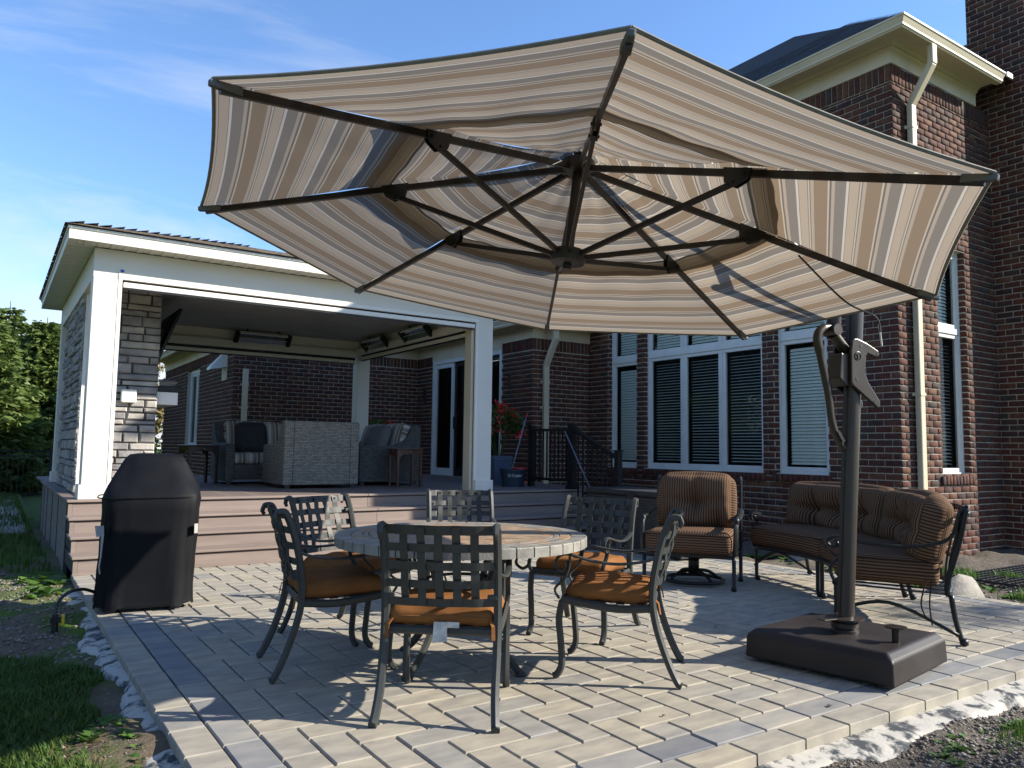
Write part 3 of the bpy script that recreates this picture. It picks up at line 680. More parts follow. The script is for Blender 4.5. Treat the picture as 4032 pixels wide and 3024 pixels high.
# sliding door in the door wall
def sliding_door():
    fr = W5; u0, u1, z0, z1 = .92, 3.42, .70, 2.93
    f = MB(); fw = .06; d0, d1 = -.10, .015
    fr.box(f, u0, u1, d0, d1, z1-.07, z1); fr.box(f, u0, u1, d0, d1+.03, z0-.05, z0); fr.box(f, u0, u0+fw, d0, d1, z0, z1-.07); fr.box(f, u1-fw, u1, d0, d1, z0, z1-.07)
    door = f.build('sliding_door', K['vinyl'], house)
    for (a, b_, dd, nm) in ((2.62, 3.36, -.03, 'fixed_panel'), (1.75, 2.62, -.06, 'sliding_panel'), (.98, 1.75, -.06, 'sliding_panel')):
        s = MB(); sw = .085; za, zb = z0, z1-.07
        fr.box(s, a, b_, dd-.02, dd+.02, za, za+.14); fr.box(s, a, b_, dd-.02, dd+.02, zb-sw, zb); fr.box(s, a, a+sw, dd-.02, dd+.02, za+.14, zb-sw); fr.box(s, b_-sw, b_, dd-.02, dd+.02, za+.14, zb-sw)
        s.build(nm, K['vinyl'] if nm == 'fixed_panel' else K['alu_black'], door)
        p = MB(); p.add([fr.P(a+sw, dd, za+.14), fr.P(b_-sw, dd, za+.14), fr.P(b_-sw, dd, zb-sw), fr.P(a+sw, dd, zb-sw)], [(3, 2, 1, 0)]); p.build('pane', K['glass'], door)
    hm = MB()
    for k, uu in enumerate((2.50, 2.40)): hm.tube([fr.P(uu, -.02, 1.55), fr.P(uu, .04, 1.60), fr.P(uu, .04, 1.80), fr.P(uu, -.02, 1.85)], .012, 6)
    hm.build('handle', K['black_metal'], door)
    bk = MB(); fr.box(bk, u0, u1, -1.2, -1.15, .6, 3.0); fr.box(bk, u0-.05, u0, -1.2, -.1, .6, 3); fr.box(bk, u1, u1+.05, -1.2, -.1, .6, 3); bk.build('painted_dark_box', K['unlit_room_paint'], door)
    cu = MB()
    for k in range(14): cu.tube([fr.P(1.95+k*.055, -.16, .75), fr.P(1.95+k*.055, -.16, 2.80)], .026, 6)
    cu.build('curtain', K['pillow'], door)
    hd = MB(); fr.box(hd, u0-.01, u1+.01, -.006, .02, 2.93, 3.03); hd.build('head_trim', K['cream'], door)
    st = MB(); st.box(6.95, 7.26, 11.0, 13.7, .655, .705); st.build('threshold', K['skirt'], door)
sliding_door()
def lantern(fr, u, z, label):
    t = thing('wall_lantern', label, 'lantern', HS(fr.P(u, 0, z)), fr.rot()+math.pi, group='black wall lanterns by the sliding door'); t.scale = (HK, HK, HK)
    MB().box(-.05, .05, .0, .015, -.16, .10).build('back_plate', K['black_metal'], t)
    c = MB(); c.box(-.075, .075, .03, .18, .13, .15).box(-.055, .055, .05, .16, .15, .18).box(-.065, .065, .04, .17, -.20, -.185); c.bar((0, .0, .05), (0, .06, .14), .02, .02)
    for x in (-.06, .06):
        for y in (.045, .165): c.box(x-.006, x+.006, y-.006, y+.006, -.185, .13)
    c.build('cage', K['black_metal'], t)
    MB().box(-.054, .054, .05, .16, -.184, .129).build('lamp_glass', K['glass'], t)
    MB().lathe([(.012, -.15), (.018, -.12), (.018, 0), (.005, .03)], 10, (0, .105, 0)).build('bulb', K['print'], t, smooth=True)
lantern(W5, .70, 2.42, 'small black wall lantern on the brick between sliding door and downspout')
lantern(W5, 3.78, 2.30, 'black wall lantern in the dark brick corner left of the sliding door')
# metal vent hood and downspout board on the far side wall
vh = thing('vent_hood', 'pale sheet metal vent hood high on the far brick wall', 'vent', W7.P(.60, 0, 2.62), world=True)
b = MB(); W7.box(b, .42, .78, .0, .02, 2.42, 2.98); b.build('mounting_board', K['cream'], vh)
b = MB(); pr = [(.02, 2.92), (.06, 2.92), (.30, 2.64), (.30, 2.60), (.02, 2.66)]; W7.sweep(b, pr, .45, .75); b.build('hood', K['white_metal'], vh)
vh.location = HS(vh.location); vh.scale = (HK, HK, HK); house.location = HS(house.location); house.scale = (HK, HK, HK)
# ------------------------------------------------------------------ deck and steps
DZ = .635
deck = thing('raised_deck', 'raised brown composite deck with four wide front steps', 'deck', (.69, 9.0, 0), world=True)
nb = 47; x0 = .70; bw = (7.40-x0)/nb
for i in range(nb+5):
    key = 'dboard'
    if key not in cache: cache[key] = MB().box(-bw/2+.002, bw/2-.002, 9.155, 15.72, -.03, 0).mesh('deck_board', K['deck'])
    if x0+(i+.5)*bw > 7.97: continue
    obj('deck_board', cache[key], deck, (x0+(i+.5)*bw, 0, DZ+random.uniform(-.0008, .0008)))
XR = 7.38
levels = [(8.13, .173), (8.42, .322), (8.71, .477), (9.0, DZ)]
for k, (yn, zt) in enumerate(levels):
    yb = levels[k+1][0]+.16 if k < 3 else 9.15
    for (xa, xb) in ((.69, 3.93), (3.934, XR)):
        MB().box(xa-.01 if xa < 1 else xa, xb, yn, yb-.002, zt-.026, zt).build('tread', K['deck_x'], deck, bevel=.006)
        zlo = 0.002 if k == 0 else levels[k-1][1]+.001
        MB().box(xa+(.045 if xa < 1 else 0), xb, yn+.027, yn+.05, zlo, zt-.040).build('riser', K['deck_x'], deck)
    MB().box(.70, XR, yn+.032, yn+.06, zt-.040, zt-.026).build('painted_shade_strip', K['deck_dark'], deck)  # solid strip, shade below the nosing put into its colour
    MB().box(.695, .733, yn+.022, yn+.045, zlo, zt-.04).build('end_trim', K['deck_x'], deck)
    MB().box(.705, .74, yn+.046, 9.2, zlo, zt-.028).build('stringer', K['skirt_post'], deck)
# left skirt, fascia edge boards
MB().box(.675, .715, 9.152, 13.62, DZ-.026, DZ+.001).build('edge_board', K['deck'], deck, bevel=.006)
ys = [9.2, 10.37, 11.35, 12.34, 13.05, 13.6]
for a, b_ in zip(ys[:-1], ys[1:]):
    for za, zb in ((-.12, .27), (.274, DZ-.03)):
        MB().box(.70, .716, a+.035, b_-.035, za, zb).build('skirt_panel', K['skirt'], deck)
for a in ys: MB().box(.695, .73, a-.035, a+.035, -.12, DZ-.028).build('skirt_post', K['skirt_post'], deck)
# black railing along the right end of the deck and down the steps
rail = thing('deck_railing', 'black metal deck railing with balusters beside the red flowers', 'railing', (7.2, 9.1, DZ), world=True)
b = MB(); b.box(7.15, 7.25, 9.03, 9.13, DZ, 1.58).box(7.14, 7.26, 9.02, 9.14, 1.58, 1.60).box(7.13, 7.27, 9.01, 9.15, DZ, DZ+.05); b.build('post', K['black_metal'], rail)
b = MB(); b.box(7.16, 7.24, 10.08, 10.16, DZ, 1.58).box(7.15, 7.25, 10.07, 10.17, 1.58, 1.60); b.build('post', K['black_metal'], rail)
b = MB(); b.box(7.16, 7.24, 8.02, 8.10, .0, 1.20).box(7.15, 7.25, 8.01, 8.11, 1.20, 1.22); b.build('post', K['black_metal'], rail)
MB().box(7.165, 7.235, 9.13, 10.08, 1.50, 1.54).build('top_rail', K['black_metal'], rail)
MB().box(7.18, 7.22, 9.13, 10.08, .74, .78).build('bottom_rail', K['black_metal'], rail)
for k in range(9): y = 9.22+k*.098; MB().box(7.19, 7.21, y-.01, y+.01, .78, 1.50).build('baluster', K['black_metal'], rail)
MB().bar((7.2, 9.03, 1.52), (7.2, 8.10, 1.12), .06, .045).build('stair_rail', K['black_metal'], rail)
for k in range(8):
    y = 8.93-k*.105; zt = 1.12+(y-8.10)/.93*.40
    MB().box(7.19, 7.21, y-.01, y+.01, zt-1.0 if zt-1.0 > .1 else .1, zt-.02).build('baluster', K['black_metal'], rail)
# ------------------------------------------------------------------ pavilion
pv = thing('pavilion', 'white open pavilion with hip roof standing on the deck', 'pavilion', (.8, 9.08, DZ), world=True)
PXA, PXB, PYA, PYB = .80, 5.77, 9.08, 13.55
def post(xa, xb, ya, yb, ztop=2.96):
    p = MB().box(xa, xb, ya, yb, DZ, ztop).build('post', K['white'], pv, bevel=.006)
    MB().box(xa-.025, xb+.025, ya-.025, yb+.025, DZ+.001, DZ+.15).build('post_base', K['white'], p, bevel=.005)
post(.80, 1.035, PYA, PYA+.235); post(5.535, 5.77, PYA, PYA+.235); post(.80, 1.035, PYB-.235, PYB); post(5.535, 5.77, PYB-.235, PYB)
ZS = 3.265
# beams: faced boxes with a lower trim frame
def beam(xa, xb, ya, yb): return MB().box(xa, xb, ya, yb, 2.955, ZS-.002).build('beam', K['white'], pv)
fb = beam(PXA, PXB, PYA+.002, PYA+.22); bb = beam(PXA, PXB, PYB-.22, PYB-.002)
lb = beam(PXA+.002, PXA+.22, PYA+.222, PYB-.222); rb = beam(PXB-.22, PXB-.002, PYA+.222, PYB-.222)
MB().box(1.037, 5.533, PYA-.006, PYA+.0, 2.957, 3.005).build('trim_board', K['white_metal'], fb)
MB().box(1.037, 5.533, PYA-.003, PYA+.0, 3.007, 3.07).build('trim_board', K['white'], fb)
b = MB().box(1.037, 1.075, PYA-.004, PYA+.03, DZ+.15, 2.955); b.build('side_track', K['white_metal'], pv)
b = MB().box(5.495, 5.533, PYA-.004, PYA+.03, DZ+.15, 2.955); b.build('side_track', K['white_metal'], pv)
b = MB().box(5.45, 5.493, PYA+.05, PYA+.22, DZ, 2.94); b.build('side_track', K['cream'], pv)
# screen housings: gap + white weight bar
def screen(p0, p1, n, z):
    fr = Fr((p0[0], p0[1]), ((p1[0]-p0[0])/math.dist(p0, p1), (p1[1]-p0[1])/math.dist(p0, p1)), n); L = math.dist(p0, p1)
    b = MB(); fr.box(b, 0, L, -.10, -.04, z, z+.07); h = b.build('screen_housing', K['black_metal'], pv)
    b = MB(); fr.box(b, .012, L-.012, -.06, -.008, z-.055, z+.002); b.build('weight_bar', K['white_metal'], h, bevel=.006)
    b = MB(); fr.box(b, .02, L-.02, -.045, -.02, z-.075, z-.057); b.build('seal_strip', K['plastic_black'], h)
screen((1.077, PYA), (5.493, PYA), (0, -1), 2.93)
screen((1.06, PYB-.22), (5.50, PYB-.22), (0, -1), 2.80)
screen((PXB-.22, PYA+.26), (PXB-.22, PYB-.26), (-1, 0), 2.86)
MB().box(1.06, 5.50, PYB-.32, PYB-.222, 2.84, 2.98).build('roller_cover', K['white'], pv, bevel=.03)
MB().box(PXB-.32, PXB-.222, PYA+.3, PYB-.3, 2.88, 3.0).build('roller_cover', K['white'], pv, bevel=.03)
# ceiling boards run along X
n = 28; cw = (PYB-PYA-.44)/n
cache['cboard'] = MB().box(PXA+.22, PXB-.22, .003, cw-.003, 0, .02).mesh('ceiling_board', K['ceiling'])
for k in range(n): obj('ceiling_board', cache['cboard'], pv, (0, PYA+.22+k*cw, 3.145+random.uniform(-.0006, .0006)))
# eaves
OV = .26
def fascia(fr, L, s0, s1):
    b = MB(); fr.sweep(b, [(OV-.02, ZS), (OV, ZS), (OV, ZS+.105), (OV-.02, ZS+.105)], 0, L, s0, s1); f = b.build('fascia', K['white'], pv)
    b = MB(); fr.sweep(b, [(OV-.02, ZS+.106), (OV+.012, ZS+.106), (OV+.014, ZS+.128), (OV-.02, ZS+.135)], 0, L, s0, s1); b.build('drip_edge', K['white_metal'], f)
PF = Fr((PXA, PYA), (1, 0), (0, -1)); PL = Fr((PXA, PYA), (0, 1), (-1, 0)); PR = Fr((PXB, PYA), (0, 1), (1, 0)); PB = Fr((PXA, PYB), (1, 0), (0, 1))
LX, LY = PXB-PXA, PYB-PYA
for fr, L in ((PF, LX), (PL, LY), (PR, LY), (PB, LX)): fascia(fr, L, 1, 1)
def soffit(fr, L, lo, hi):
    w_ = .125; n = int((hi-lo)/w_); key = ('sof', fr.rot())
    for k in range(n):
        b = MB(); u = lo+k*w_
        fr.box(b, u+.004, u+w_*.5-.004, .0, OV-.02, ZS+.004, ZS+.010); fr.box(b, u+w_*.5, u+w_-.0, .0, OV-.02, ZS+.008, ZS+.014)
        b.build('soffit_panel', K['white'], pv)
soffit(PF, LX, -.242, LX+.2); soffit(PL, LY, -.0, LY+.2); soffit(PR, LY, 0, LY)
b = MB(); zz = ZS+.135; pt = R(15); tp = math.tan(pt); ev = OV+.03
xa, xb, ya, yb = PXA-ev, PXB+ev, PYA-ev, PYB+ev; hw = (yb-ya)/2; rz_ = zz+hw*tp
b.add([(xa, ya, zz), (xb, ya, zz), (xb, yb, zz), (xa, yb, zz), (xa+hw, ya+hw, rz_), (xb-hw, ya+hw, rz_)], [(0, 1, 5, 4), (1, 2, 5), (2, 3, 4, 5), (3, 0, 4), (3, 2, 1, 0)])
prf = b.build('roof', K['shingle'], pv)
shingles(PF, -ev, LX+ev, 1, 1, ev+.015, zz+.004, pt, 17, 'shingle', parent=prf)
shingles(PL, -ev, LY+ev, 1, 1, ev+.015, zz+.004, pt, 17, 'shingle', parent=prf)
b = MB(); q = Vector((xa, ya, zz)); e1 = Vector((xa+hw, ya+hw, rz_)); n = 30
for k in range(1, n):
    p0 = q.lerp(e1, k/n); p1 = q.lerp(e1, (k+1.25)/n)
    for sx, sy in ((1, -1), (-1, 1)):
        o_ = Vector((.09*sx, .09*sy, -.026))
        b.add([p0+Vector((0, 0, .016)), p0+o_+Vector((0, 0, .016)), p1+o_+Vector((0, 0, .011)), p1+Vector((0, 0, .011)), p0+o_+Vector((0, 0, .01)), p0+Vector((0, 0, .01))], [(0, 1, 2, 3), (5, 4, 1, 0)])
b.build('hip_cap', K['shingle'], prf)
b = MB()
for k in range(3): b.bar((3.05+k*.16, 8.86, ZS+.15), (3.05+k*.16, 9.3, ZS+.265), .05, .02)
b.box(2.95, 3.5, 8.86, 8.9, ZS+.14, ZS+.165); b.build('roof_bracket', K['chrome'], prf)
tag(MB().box(1.052, 1.085, PYA-.010, PYA-.004, 3.035, 3.06).build('tape_patch', K['blue_tape']), 'small square of blue masking tape on the white pavilion beam', 'tape')
# ------------------------------------------------------------------ stone fireplace
fp = thing('stone_fireplace', 'grey ledge stone fireplace wall inside the white pavilion', 'fireplace', (1.2, 11.3, DZ), world=True)
FX0, FX1, FY0, FY1 = .83, 1.66, 10.25, 12.75
MB().box(FX0+.012, FX1-.004, FY0+.012, FY1-.012, DZ, 3.14).build('core', K['stone_joint'], fp)
STN = 0
def stones(fr, L, seed):
    rs = random.Random(seed); rows = []; z = DZ+.004
    while z < 3.13:
        h = rs.choice((.06, .075, .075, .09, .09, .125)); h = min(h, 3.14-z); rows.append((z, h)); z += h
    for z, h in rows:
        u = -.012
        while u < L-.02:
            w_ = rs.uniform(.16, .46) if h < .12 else rs.uniform(.16, .30); 
            if L-(u+w_) < .09: w_ = L-u+.012
            g_ = .007; d = rs.uniform(-.012, .022); c = .016
            a0, a1, za, zb = u+g_, u+w_-g_, z+g_*.7, z+h-g_*.7
            vs = []
            for (ins, dd) in ((0, -.03), (0, d-.012), (c, d+.004)):
                for (uu, zz_) in ((a0+ins, za+ins*.7), (a1-ins, za+ins*.7), (a1-ins, zb-ins*.7), (a0+ins, zb-ins*.7)):
                    j = .007 if ins else .004; vs.append(fr.P(uu+rs.uniform(-j, j), dd+rs.uniform(-.004, .004), zz_+rs.uniform(-j, j)*.6))
            b = MB(); b.add(vs, [(8, 9, 10, 11)]+[(r+k, r+(k+1) % 4, r+4+(k+1) % 4, r+4+k) for r in (0, 4) for k in range(4)])
            b.build('stone', K['stone'], fp); u += w_
stones(Fr((FX0, FY0), (1, 0), (0, -1)), FX1-FX0, 3); stones(Fr((FX0, FY0), (0, 1), (-1, 0)), FY1-FY0, 5)
b = MB(); b.box(FX1, FX1+.30, 10.32, 12.5, 1.86, 1.93); b.build('mantel', K['black_metal'], fp, bevel=.006)
b = MB(); b.box(FX1, FX1+.26, 10.34, 12.48, 1.70, 1.858); b.build('mantel_frame', K['white_metal'], fp, bevel=.006)
b = MB(); b.box(1.26, 1.43, FY0-.075, FY0-.022, 1.70, 1.86); tag(b.build('outlet_cover', K['white_metal'], bevel=.015), 'white outdoor outlet cover box on the stone pier', 'outlet')
b = MB(); b.box(.86, .90, 9.35, 10.2, DZ+.02, DZ+.05); b.box(.84, .88, 10.13, 10.17, DZ, 2.95); b.build('side_track', K['white_metal'], pv)
tv = thing('television', 'black television tilted forward beside the stone fireplace', 'television', (1.75, 11.3, 2.5), world=True)
m_ = Matrix.Translation((1.80, 11.25, 2.52)) @ Matrix.Rotation(R(20), 4, 'Y')
MB().box(-.02, .02, -.62, .62, -.48, .48).xf(m_).build('screen', K['black_gloss'], tv, bevel=.008)
MB().box(-.09, -.02, -.25, .25, -.2, .2).xf(m_).build('back_housing', K['plastic_black'], tv)
MB().bar((1.66, 11.25, 2.55), (1.74, 11.25, 2.55), .1, .2).build('mount', K['black_metal'], tv)
b = MB()
for k in range(9):
    t = k/8; b.add([(1.72+.03*math.sin(k*2), 10.35+.12*t, 1.935+.05*math.sin(k*1.3)+.04), (1.90+.02*math.cos(k*3), 10.35+.12*t, 1.94+.03*math.cos(k*2.1)+.02)], [])
for k in range(8): b.f.append((2*k, 2*k+1, 2*k+3, 2*k+2))
tag(b.build('towel', K['print'], smooth=True), 'crumpled white cloth lying on the dark mantel', 'cloth')
# infrared heaters
def heater(loc, rz, tilt, L, label):
    t = thing('patio_heater', label, 'heater', loc, rz, group='infrared heaters under the pavilion ceiling')
    M_ = Matrix.Rotation(tilt, 4, 'X')
    b = MB(); pr = [(-.10, .06), (.10, .06), (.10, .0), (.085, .0), (.085, .045), (-.085, .045), (-.085, 0), (-.10, 0)]
    b.prism(pr, lambda p, d: (d, p[0], p[1]), -L/2, L/2); b.xf(M_).build('housing', K['white_metal'], t)
    for s in (-1, 1): MB().box(s*L/2-.035, s*L/2+.035, -.102, .102, -.004, .064).xf(M_).build('end_cap', K['black_metal'], t)
    b = MB(); b.add([(-L/2, -.084, .012), (L/2, -.084, .012), (L/2, 0, .042), (-L/2, 0, .042), (L/2, .084, .012), (-L/2, .084, .012)], [(0, 1, 2, 3), (3, 2, 4, 5)]); b.xf(M_).build('reflector', K['chrome'], t)
    MB().tube([(-L/2, 0, .018), (L/2, 0, .018)], .009, 8).xf(M_).build('element', K['grey_tape'], t)
    for x in (-L*.3, L*.3): MB().bar((x, 0, .05), (x, .06, .20), .025, .012).build('bracket', K['black_metal'], t)
heater((3.70, 12.98, 2.98), 0, R(-48), .86, 'long infrared heater on the back beam facing the patio')
heater((5.38, 12.3, 2.97), R(-90), R(-48), .86, 'white capped infrared heater at the far end of the right beam')
heater((5.38, 10.75, 2.97), R(-90), R(-48), .86, 'infrared heater on the right beam nearest the front of the pavilion')
# ------------------------------------------------------------------ cushions
def cushion(w, d, h, r=.05, puff=.02, tufts=(), n=14, depth=.03, seam=True, fn=None, uvmode='box', sag=0, td=.07, tr=.09):
    """rounded, puffed box centred on x,y with its base at z=0; UV in metres for the stripes"""
    b = MB(); idx = {}; V = []; Fs = []; UV = []
    def vid(p):
        k = tuple(round(c, 5) for c in p)
        if k not in idx: idx[k] = len(V); V.append(p)
        return idx[k]
    hx, hy, hz = w/2, d/2, h/2; r = min(r, hz*.98)
    def shape(p):
        x, y, z = p[0]*hx, p[1]*hy, p[2]*hz
        ix, iy, iz = max(-hx+r, min(hx-r, x)), max(-hy+r, min(hy-r, y)), max(-hz+r, min(hz-r, z))
        dv = Vector((x-ix, y-iy, z-iz))
        if dv.length > 1e-6:
            m_ = max(abs(dv.x), abs(dv.y), abs(dv.z)); dv = dv.normalized()*m_
        q = Vector((ix, iy, iz))+dv
        k = (1-p[0]**2)*(1-p[1]**2); s = 1 if p[2] > 0 else -.3
        q.z += puff*k**.5*abs(p[2])*s
        e = (1-p[2]**2); q.x += math.copysign(.35*puff*e*(1-p[1]**2), p[0])*abs(p[0])**6; q.y += math.copysign(.35*puff*e*(1-p[0]**2), p[1])*abs(p[1])**6
        if p[2] > .2:
            for tx, ty in tufts:
                dx, dy = q.x-tx, q.y-ty; rr = math.hypot(dx, dy)
                q.z -= td*math.exp(-(rr/tr)**2)*.75
                q.z -= .30*td*(math.exp(-(dx/.035)**2)*math.exp(-(dy/.22)**2)+math.exp(-(dy/.035)**2)*math.exp(-(dx/.22)**2))
                # pulled folds radiating from the button
                q.z -= .012*math.exp(-(min(abs(dx), abs(dy))/.022)**2)*math.exp(-(rr/.24)**2)
        q.z += hz+random.uniform(-.0012, .0012)
        return q
    ts = [math.sin(math.pi/2*(2*i/n-1)*.86)/math.sin(math.pi/2*.86) for i in range(n+1)]
    zs = [-1, -.75, -.35, 0, .35, .75, 1]
    def face(A_, B_, f, uvf):
        for i in range(len(A_)-1):
            for j in range(len(B_)-1):
                c = [(A_[i], B_[j]), (A_[i+1], B_[j]), (A_[i+1], B_[j+1]), (A_[i], B_[j+1])]
                Fs.append(tuple(vid(f(*q)) for q in c)); UV.extend([uvf(*q) for q in c])
    tx_ = lambda a, c: (a*hx, c*hy)
    face(ts, ts, lambda a, c: (a, c, 1.0), tx_); face(list(reversed(ts)), ts, lambda a, c: (a, c, -1.0), tx_)
    sx = (lambda a, c: (c*hz, a*hx)) if uvmode == 'box' else (lambda a, c: (a*hx, c*hz))
    face(ts, zs, lambda a, c: (a, -1.0, c), sx); face(list(reversed(ts)), zs, lambda a, c: (a, 1.0, c), sx)
    face(list(reversed(ts)), zs, lambda a, c: (-1.0, a, c), lambda a, c: (c*hz, a*hy) if uvmode == 'box' else (a*hy, c*hz)); face(ts, zs, lambda a, c: (1.0, a, c), lambda a, c: (c*hz, a*hy) if uvmode == 'box' else (a*hy, c*hz))
    b.v = [tuple(fn(shape(p)) if fn else shape(p)) for p in V]; b.f = Fs; b.uv = UV
    return b
def loop_rect(w, d, z, r=.05, n=5):
    pts = []
    for cx, cy, a0 in ((w/2-r, d/2-r, 0), (-w/2+r, d/2-r, 90), (-w/2+r, -d/2+r, 180), (w/2-r, -d/2+r, 270)):
        for k in range(n+1): a = R(a0+90*k/n); pts.append((cx+r*math.cos(a), cy+r*math.sin(a), z))
    return pts
# ------------------------------------------------------------------ dining chairs
def sm(pts, n=4):
    """Catmull-Rom through points"""
    P = [Vector(p) for p in pts]; out = []
    for i in range(len(P)-1):
        p0, p1, p2, p3 = P[max(i-1, 0)], P[i], P[i+1], P[min(i+2, len(P)-1)]
        for k in range(n):
            t = k/n; out.append(.5*((2*p1)+(p2-p0)*t+(2*p0-5*p1+4*p2-p3)*t*t+(3*p1-p0-3*p2+p3)*t**3))
    out.append(P[-1]); return out
def make_chair():
    t = thing('dining_chair', 'x', 'chair', group='cast aluminium dining chairs around the table')
    for s in (-1, 1):
        x = .255*s
        b = MB(); pts = sm([(x+.012*s, -.375, .012), (x+.008*s, -.352, .03), (x, -.30, .14), (x, -.25, .29), (x, -.228, .42), (x, -.236, .55), (x, -.272, .72), (x, -.315, .835), (x, -.338, .862), (x, -.368, .858), (x, -.378, .83), (x, -.366, .812)], 4)
        b.tube(pts, [.021]*(len(pts)-12)+[.019]*4+[.014]*4+[.011]*4, 6, 1.0, .95); b.build('back_leg', K['alu'], t, auto=35)
        b = MB(); pts = sm([(x, .29, .012), (x, .268, .025), (x, .245, .08), (x, .252, .2), (x, .262, .31), (x, .245, .405)], 4)
        b.tube(pts, .0195, 6, 1.0, .95); b.build('front_leg', K['alu'], t, auto=35)
        b = MB(); b.tube(sm([(x, .25, .415), (x, .12, .395), (x, -.05, .378), (x, -.225, .39)], 4), .017, 6, .75, 1.25); b.build('side_rail', K['alu'], t, auto=35)
        arm = sm([(x, -.262, .655), (x+.012*s, -.18, .628), (x+.022*s, -.05, .612), (x+.022*s, .08, .622), (x+.015*s, .18, .645), (x+.01*s, .235, .650), (x+.008*s, .275, .625), (x+.008*s, .278, .585), (x+.008*s, .248, .565), (x+.008*s, .222, .583), (x+.008*s, .222, .615)], 4)
        b = MB(); b.tube(arm, .0105, 6, 1.55, .75); b.build('arm', K['alu'], t, auto=35)
        b = MB(); b.tube(sm([(x+.008*s, .205, .645), (x+.008*s, .21, .58), (x+.006*s, .235, .52), (x+.003*s, .285, .465), (x, .262, .415)], 4), .0095, 6, 1.5, .75); b.build('arm_support', K['alu'], t, auto=35)
        for z in (.545, .765):
            yy = -.245-(z-.545)*.2
            b = MB(); b.add([(x, yy+.008, z-.012), (x-.045*s, yy+.002, z-.010), (x-.045*s, yy-.016, z-.010), (x, yy-.012, z-.012), (x, yy+.008, z+.012), (x-.045*s, yy+.002, z+.010), (x-.045*s, yy-.016, z+.010), (x, yy-.012, z+.012)], [(0, 3, 2, 1), (4, 5, 6, 7), (0, 1, 5, 4), (1, 2, 6, 5), (2, 3, 7, 6), (3, 0, 4, 7)]); b.build('lug', K['alu'], t, bevel=.004)
    b = MB(); b.tube([(-.25, .245, .405), (.25, .245, .405)], .017, 6, .8, 1.2).tube([(-.25, -.225, .388), (.25, -.225, .388)], .017, 6, .8, 1.2); b.build('seat_frame', K['alu'], t, auto=35)
    b = MB()
    for k in range(5): x = -.2+.1*k; b.bar((x, -.22, .398), (x, .24, .41), .045, .004)
    for k in range(4): y = -.17+.11*k; b.bar((-.25, y, .402), (.25, y, .402), .045, .004)
    b.build('seat_straps', K['alu'], t)
    def surf(x, z, off): # back surface
        y = -.240-.20*max(0, z-.5)-.06*max(0, z-.5)**2*3-.040*(1-(x/.24)**2); return (x, y-off, z)
    def strip(pts, wv, th=.004):
        b = MB(); V = []
        for p, off in pts:
            for sgn in (-1, 1):
                for o_ in (-th/2, th/2): q = surf(p[0]+wv[0]*sgn, p[1]+wv[1]*sgn, off+o_); V.append(q)
        n = len(pts); Fs = []
        for i in range(n-1):
            a, c = i*4, (i+1)*4
            for (p, q) in ((0, 1), (1, 3), (3, 2), (2, 0)): Fs.append((a+p, a+q, c+q, c+p))
        Fs += [(0, 2, 3, 1), (n*4-4, n*4-3, n*4-1, n*4-2)]; b.add(V, Fs); return b
    zs = [.520, .602, .684, .766, .846]; xs = [-.158, -.079, 0, .079, .158]; am = .005
    for i, x in enumerate(xs):
        pts = []
        for k in range(25):
            z = .503+(.860-.503)*k/24; ph = min(range(5), key=lambda q: abs(zs[q]-z)); f = math.cos(min(1, abs(zs[ph]-z)/.041)*math.pi/2)
            pts.append(((x, z), am*f*(1 if (i+ph) % 2 else -1)))
        strip(pts, (.0185, 0)).build('strap', K['alu'], t)
    for j, z in enumerate(zs):
        pts = []
        for k in range(33):
            x = -.243+.486*k/32; ph = min(range(5), key=lambda q: abs(xs[q]-x)); f = math.cos(min(1, abs(xs[ph]-x)/.0395)*math.pi/2)
            pts.append(((x, z), -am*f*(1 if (ph+j) % 2 else -1)))
        strip(pts, (0, .0215 if j == 4 else .0185)).build('strap', K['alu'], t)
    b = MB()
    for x in xs:
        q = Vector(surf(x, .846, -.004)); b.tube([q, q+Vector((0, .008, 0))], .008, 8)
    b.build('rivets', K['alu'], t)
    return t
CH = make_chair()
def place_chair(i, cx, cy, az, label):
    o = CH if i == 0 else copy_tree(CH)
    o.location = (cx, cy, 0); o.rotation_euler.z = R(az)-math.pi/2; o['label'] = label; return o
def seat_cushion(cx, cy, az, label, seed):
    random.seed(seed); t = thing('seat_cushion', label, 'cushion', (cx, cy, 0), R(az)-math.pi/2, group='rust brown seat cushions')
    c = cushion(.49, .46, .085, .04, .018, n=14); c.uv = None
    f = random.uniform(0, 6)
    c.v = [(x+.004*math.sin(30*y+f), y+.004*math.sin(26*x+f), z+.405+.006*math.sin(16*x+f)*math.cos(13*y+f)+.004*math.sin(41*x+2*f)*(y < -.12)) for x, y, z in c.v]
    c.build('pad', K['cushion'], t, smooth=True)
    lp = [(p[0]*.985, p[1]*.985, p[2]+.405) for p in loop_rect(.50, .47, .043, .05)]
    MB().tube(lp, .0045, 5, closed=True).build('piping', K['cushion'], t)
    for s in (-1, 1):
        b = MB(); b.bar((.22*s, -.225, .445), (.238*s, -.258, .415), .016, .005); b.bar((.238*s, -.258, .416), (.241*s, -.268, .36), .017, .004); b.build('tie', K['cushion'], t)
    return t
